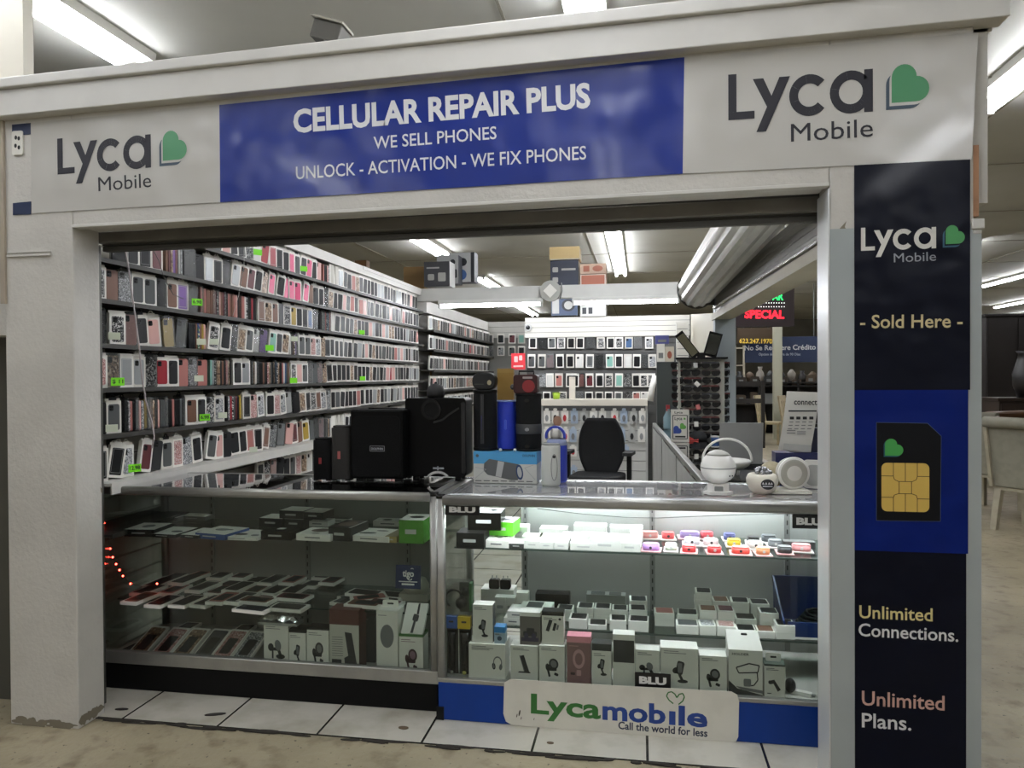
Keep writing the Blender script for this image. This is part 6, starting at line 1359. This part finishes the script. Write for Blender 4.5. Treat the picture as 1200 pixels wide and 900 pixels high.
# ------------------------------------------------------------------ furniture hall beyond, seen through the side opening
Y = 9.2; q = [W(x, y, Y) for x, y in ((860, 380), (931, 385), (930, 340), (860, 330))]
t = thing('lightbox_sign', 'hanging dark LED sign with glowing red SPECIAL lettering', 'sign', (0, 0, 0))
B().box(q[0].x, Y, W(895, 383, Y).z, q[1].x, Y+.08, 2.66).obj('casing', M('200d10', .5), t)
LR = M('ff1a2c', .4, emit=2.2, name='red_led'); LG = M('22e06a', .4, emit=1.6, name='green_led'); LW = M('e8e8ea', .4, emit=1.2, name='white_led')
b = B(); text_px(b, 'SPECIAL', (872.5, 372.5), (919, 373), 9.5, Y-.002, 0, .03); b.obj('red_lettering', LR, t)
b = B(); text_px(b, 'WALK-IN', (872, 351), (917, 351), 8.5, Y-.002, 0, .03)
b = B(); q_ = [W(x, y, Y-.002) for x, y in ((903, 351), (918, 351))]; text_px(b, 'AR', (905, 351.5), (918, 351.5), 8.5, Y-.002, 0, .03); b.obj('green_lettering', LG, t)
b = B()
for r in range(2):
    for k in range(11): p = W(889+3*k, 355+4.5*r, Y-.002); b.flat(ell(p.x, p.z, .007, .007, n=8), Y-.002)
b.obj('white_dots', LW, t)
b = B().tube([(q[0].x+.1, Y+.04, 2.66), (q[0].x+.1, Y+.04, 3.6)], .006).tube([(q[1].x-.1, Y+.04, 2.66), (q[1].x-.1, Y+.04, 3.6)], .006); b.obj('hanging_rod', GREYM, t)
def farsign(x0, x1, y0, y1, Y, name, lb, m, texts, m2=None):
    a, c = W(x0, y1, Y), W(x1, y0, Y); t = thing(name, lb, 'sign', (0, 0, 0)); B().box(a.x, Y, a.z, c.x, Y+.05, c.z).obj('panel', m, t)
    for rx_ in (a.x+.15, c.x-.15): B().cyl((rx_, Y+.025, c.z), (rx_, Y+.025, 3.6), .012, n=8).obj('hanging_rod', GREYM, t)
    for s_, p0, p1, cp, mm in texts: b = B(); text_px(b, s_, p0, p1, cp, Y-.004, 0, .02); b.obj('lettering', mm, t)
    return t
YF = 18.3
YL = M('e2c04a', .5, emit=.15, name='yellow_backlit')
farsign(864, 908, 384, 403, YF-.3, 'phone_sign', 'dim brown sign with yellow phone digits above the navy credit banner', M('3f2f1c', .6), [('623.247.1970', (866.5, 402), (905, 402.5), 5.5, YL)])
farsign(873, 962, 394, 425, YF, 'credit_banner', 'navy banner lettered No Se Requiere Crédito in the furniture hall', M('1b2c4f', .5), [('No Se Requiere Crédito', (872.5, 410.5), (956, 409.5), 6, LWH), ('Opcion de compra de 90 Dias', (889, 416.5), (938, 416.5), 3, M('a9b0bd', .5))])
B().box(W(870, 427, YF).x, YF-.02, W(900, 427.5, YF).z, W(965, 427, YF).x, YF+.06, W(900, 425, YF).z)
p = W(912, 470, 17.6); structure(B().box(p.x-.09, 17.6, 0, p.x+.09, 17.8, 3.6).obj('pillar_cream', M('b3b3a0', .6)))
# dark shelving with goods
YS_ = 19.2; a, c = W(858, 428, YS_), W(966, 428, YS_)
t = thing('dark_shelving', 'long dark shelving unit with ornaments below the navy credit banner', 'shelving', ((a.x+c.x)/2, YS_, 0)); w = (c.x-a.x)/2+.3; ht = a.z
for z_ in (.25, .75, 1.2, W(900, 448, YS_).z): B().box(-w, 0, z_-.03, w, .45, z_).obj('board', M('17130f', .5), t)
for x_ in (-w, -w/3, w/3, w-.05): B().box(x_, 0, 0, x_+.05, .45, W(900, 445, YS_).z).obj('upright', M('17130f', .5), t)
B().box(-w, .43, 0, w, .46, W(900, 448, YS_).z).obj('back_board', M('1d1915', .7, noise=.4, nscale=3), t)
rr = random.Random(8); zt_ = W(900, 448, YS_).z
for k in range(9):
    x_ = t.location.x-w+.25+k*.25; h_ = rr.uniform(.25, .42); m = rr.choice([GREYD, M('5b4a3a', .6), GREYL, M('22201e', .4), M('9a948a', .5)])
    o = thing('ornament', 'ornament on top of the dark shelving, %s from left' % ordn(k+1), 'ornament', (x_, YS_+.2, zt_+.001), 0, 'ornaments on the dark shelving')
    B().lathe([(.08, 0), (.11, h_*.3), (.09, h_*.6), (.04, h_*.8), (.06, h_)] if k % 2 else [(.05, 0), (.1, h_*.5), (.1, h_*.7), (.03, h_)], n=14).obj('body', m, o); B().lathe([(.085, 0), (.085, .02), (.05, .03)], n=14).obj('foot', BLACK, o)
for k in range(14):
    x_ = t.location.x-w+.2+(k % 7)*.33; z_ = (.75, 1.2)[k // 7]+.001; hh = rr.uniform(.12, .3); o = thing('boxed_ware', 'ware on the dark shelving, %s from left on the %s board' % (ordn(k % 7+1), ('lower', 'upper')[k // 7]), 'ware', (x_, YS_+.2, z_), 0, 'wares on the dark shelving')
    B().prism(rrect(-.11, 0, .11, hh, .03), 'y', -.1, .1).obj('body', rr.choice([GREYD, M('3b3128', .6), GREYM, M('554838', .6)]), o); B().box(-.05, -.104, hh*.4, .05, -.1, hh*.7).obj('front_label', GREYM, o)
# dining chairs of pale wood and their table
WOOD = M('b7a887', .55, noise=.15, nscale=12)
def dining_chair(x, y, rz, lb, m=WOOD, seatm=None, hb=1.02):
    t = thing('dining_chair', lb, 'chair', (x, y, .0005), R(rz), 'pale dining chairs in the furniture hall')
    B().box(-.22, -.22, .42, .22, .22, .47).obj('seat', seatm or m, t, bev=.01)
    for sx_ in (-1, 1):
        B().box(sx_*.2-.02, -.21, 0, sx_*.2+.02, -.17, .43).obj('leg', m, t)
        B().hexa([(sx_*.2-.02, .24, 0), (sx_*.2+.02, .24, 0), (sx_*.2+.02, .28, 0), (sx_*.2-.02, .28, 0), (sx_*.2-.02, .19, .45), (sx_*.2+.02, .19, .45), (sx_*.2+.02, .23, .45), (sx_*.2-.02, .23, .45)]).hexa([(sx_*.2-.02, .19, .45), (sx_*.2+.02, .19, .45), (sx_*.2+.02, .23, .45), (sx_*.2-.02, .23, .45), (sx_*.2-.02, .29, hb), (sx_*.2+.02, .29, hb), (sx_*.2+.02, .32, hb), (sx_*.2-.02, .32, hb)]).obj('leg', m, t)
    b = B().hexa([(-.22, .28, hb-.10), (.22, .28, hb-.10), (.22, .31, hb-.10), (-.22, .31, hb-.10), (-.22, .292, hb+.01), (.22, .292, hb+.01), (.22, .32, hb+.01), (-.22, .32, hb+.01)]); b.obj('top_slat', m, t)
    b = B()
    for k in range(4): x_ = -.13+k*.087; b.hexa([(x_-.02, .205, .47), (x_+.02, .205, .47), (x_+.02, .22, .47), (x_-.02, .22, .47), (x_-.02, .285, hb-.1), (x_+.02, .285, hb-.1), (x_+.02, .30, hb-.1), (x_-.02, .30, hb-.1)])
    b.obj('back_slats', m, t); return t
p = G(905, 520, 0); dining_chair(p.x, p.y, 62, 'pale wooden dining chair, left of two beside the cream post'); dining_chair(p.x+.42, p.y-.35, 62, 'pale wooden dining chair, right of two beside the cream post')
t = thing('dining_table', 'pale dining table beyond the two pale wooden chairs', 'table', (p.x+1.0, p.y+.9, .0005)); B().box(-.6, -.45, .72, .6, .45, .76).obj('tabletop', WOOD, t)
for sx_ in (-1, 1):
    for sy in (-1, 1): B().box(sx_*.53-.035, sy*.38-.035, 0, sx_*.53+.035, sy*.38+.035, .72).obj('leg', WOOD, t)
p = W(877, 460, 15.5); t = thing('bed_frame', 'dark wooden bunk frame standing before the dark shelving', 'furniture', (p.x, 15.5, .0005))
for x_ in (-.35, .25): B().box(x_, 0, 0, x_+.07, .07, 1.35).obj('post', M('1e1a17', .5), t)
for z_ in (.35, .9, 1.25): B().box(-.35, .015, z_, .32, .055, z_+.09).obj('rail', M('24201c', .5), t)
p = W(866, 415, 19.9); t = thing('white_rack', 'narrow white rack beside the navy credit banner', 'rack', (p.x, 19.9, .0005))
for x_ in (-.12, .1): B().box(x_, 0, 0, x_+.05, .05, W(869, 405, 19.9).z).obj('post', M('c9bfa8', .6), t)
for z_ in (.5, 1.1, 1.7, 2.15): B().box(-.12, 0, z_, .15, .3, z_+.03).obj('board', M('c9bfa8', .6), t)
# ------------------------------------------------------------------ furniture hall right of the pier
GF = M('8b887a', .8, noise=.12, nscale=14, name='grey_fabric'); LIMED = M('a7a08c', .6, noise=.15, nscale=10)
def parson(x, y, rz, lb):
    t = thing('upholstered_chair', lb, 'chair', (x, y, .0005), R(rz), 'roll-back chairs in the furniture hall')
    B().box(-.24, -.26, .42, .24, .24, .52).obj('seat', GF, t, bev=.02); B().box(-.235, -.25, .37, .235, .235, .42).obj('seat_frame', LIMED, t)
    b = B(); b.hexa([(-.23, .19, .40), (.23, .19, .40), (.23, .25, .40), (-.23, .25, .40), (-.235, .30, 1.02), (.235, .30, 1.02), (.235, .36, 1.02), (-.235, .36, 1.02)]); b.obj('backrest', GF, t, bev=.015)
    B().cyl((-.245, .365, 1.015), (.245, .365, 1.015), .052, n=18).obj('rolled_top', GF, t)
    b = B()
    for sx_ in (-1, 1): b.cyl((sx_*.246, .365, 1.015), (sx_*.254, .365, 1.015), .022, n=12)
    b.obj('roll_button', M('c9c7bd', .3, metal=.6), t)
    for sx_ in (-1, 1):
        B().hexa([(sx_*.235-.014, .255, .40), (sx_*.235+.014, .255, .40), (sx_*.235+.014, .285, .40), (sx_*.235-.014, .285, .40), (sx_*.238-.014, .355, .98), (sx_*.238+.014, .355, .98), (sx_*.238+.014, .385, .98), (sx_*.238-.014, .385, .98)]).obj('side_rail', LIMED, t)
        B().box(sx_*.20-.03, -.25, 0, sx_*.20+.03, -.19, .37).obj('leg', LIMED, t)
        B().hexa([(sx_*.20-.028, .27, 0), (sx_*.20+.028, .27, 0), (sx_*.20+.028, .32, 0), (sx_*.20-.028, .32, 0), (sx_*.20-.03, .18, .38), (sx_*.20+.03, .18, .38), (sx_*.20+.03, .24, .38), (sx_*.20-.03, .24, .38)]).obj('leg', LIMED, t)
    return t
parson(3.63, 7.65, 126, 'grey rolled-back upholstered chair nearest the tall banner, seen from behind')
parson(3.72, 8.75, 130, 'second grey rolled-back chair, partly hidden behind the nearer one')
t = thing('dark_table', 'dark wooden dining table beyond the grey rolled-back chairs', 'table', (4.55, 9.0, .0005)); DW = M('241a14', .4); B().box(-.7, -.9, .72, .7, .9, .77).obj('tabletop', DW, t, bev=.006)
for sx_ in (-1, 1):
    for sy in (-1, 1): B().box(sx_*.6-.05, sy*.8-.05, 0, sx_*.6+.05, sy*.8+.05, .72).obj('leg', DW, t)
def cabinet(x, y, w, d, h, lb, m, rz=0., name='dark_cabinet'):
    t = thing(name, lb, 'cabinet', (x, y, .0005), R(rz), 'dark cabinets in the furniture hall'); B().box(-w/2, 0, .08, w/2, d, h).obj('body', m, t, bev=.01); B().box(-w/2-.03, -.03, h, w/2+.03, d+.03, h+.05).obj('top', m, t, bev=.008); B().box(-w/2+.02, .02, 0, w/2-.02, d-.02, .08).obj('base', m, t)
    n = max(2, round(w/.55))
    for k in range(n):
        x0_ = -w/2+w*k/n; q = B().box(x0_+.02, -.02, .12, x0_+w/n-.02, 0, h-.04).obj('door', m, t); B().cyl((x0_+w/n-.07, -.05, h*.5), (x0_+w/n-.07, -.02, h*.5), .015, n=10).obj('knob', M('8a7a55', .3, metal=.8), q)
    return t
BR = M('2b1e15', .45, noise=.3, nscale=5)
cabinet(6.6, 12.2, 2.6, .55, 1.05, 'long dark sideboard beyond the grey rolled-back chairs', BR)
cabinet(9.2, 15.5, 5.4, .6, 2.55, 'tall dark wardrobe against the far hall behind the mirror', M('1b1613', .5))
cabinet(6.6, 16.9, 1.8, .6, 1.75, 'dark tall chest at the far hall right beside the pier', M('2a241e', .5))
t = thing('arched_mirror', 'tall arched dark mirror frame at the photo right edge', 'mirror', (7.0, 12.12, 1.101)); b = B()
pts = [(-.75, .0)]+[(-.75*math.cos(a), 1.0+.62*math.sin(a)) for a in [PI*k/16 for k in range(17)]]+[(.75, .0)]
for r_ in ribbon(pts, .10): b.prism(r_, 'y', .1, .16)
b.obj('frame', M('4a443b', .5), t); B().prism(pts, 'y', .12, .14).obj('mirror_glass', M('3a3630', .12, metal=.6), t)
t = thing('round_ornament', 'round dark plate ornament standing on the long sideboard', 'ornament', (6.15, 12.3, 1.101)); b = B()
for r_ in arcband(0, .28, .28, .23, 0, 360, 28): b.prism(r_, 'y', 0, .04)
b.obj('rim', M('5a5048', .5), t); B().prism(ell(0, .28, .24, .24), 'y', .01, .03).obj('plate', M('33241d', .5), t)
t = thing('vase', 'tall dark vase on the long sideboard beside the round ornament', 'vase', (5.72, 12.35, 1.101)); B().lathe([(.1, 0), (.16, .18), (.17, .36), (.11, .55), (.09, .66), (.12, .70)], n=20).obj('body', M('120e0c', .4), t); B().lathe([(.105, 0), (.105, .02), (.09, .03)], n=20).obj('foot', BLACK, t)
t = thing('lounge_chair', 'brown leather lounge chair behind the grey rolled-back chairs', 'armchair', (5.15, 10.9, .0005), R(30)); LE = M('5a3d26', .45); B().box(-.4, -.4, .12, .4, .35, .45).obj('seat', LE, t, bev=.05); B().box(-.4, .25, .4, .4, .45, .95).obj('backrest', LE, t, bev=.06)
for sx_ in (-1, 1): B().box(sx_*.46-.09, -.4, .1, sx_*.46+.09, .42, .62).obj('armrest', LE, t, bev=.04)
b = B()
for sx_ in (-1, 1):
    for yy in (-.33, .3): b.box(sx_*.36-.03, yy-.03, 0, sx_*.36+.03, yy+.03, .12)
b.obj('foot', BLACK, t)

# ------------------------------------------------------------------ light of the mall and picture settings
w = bpy.data.worlds.new('world'); bpy.context.scene.world = w; w.use_nodes = True
bg = w.node_tree.nodes['Background']; bg.inputs[0].default_value = lin('f1ede3'); bg.inputs[1].default_value = WORLD
sc = bpy.context.scene
sc.view_settings.view_transform = 'Standard'; sc.view_settings.look = 'None'; sc.view_settings.gamma = 1; sc.view_settings.use_curve_mapping = False
sc.view_settings.exposure = EXPO
sc.cycles.transparent_max_bounces = 24; sc.cycles.max_bounces = 10; sc.cycles.diffuse_bounces = 5; sc.cycles.glossy_bounces = 4; sc.cycles.transmission_bounces = 6
sc.cycles.sample_clamp_indirect = 6; sc.cycles.caustics_reflective = False; sc.cycles.caustics_refractive = False; sc.cycles.use_denoising = True
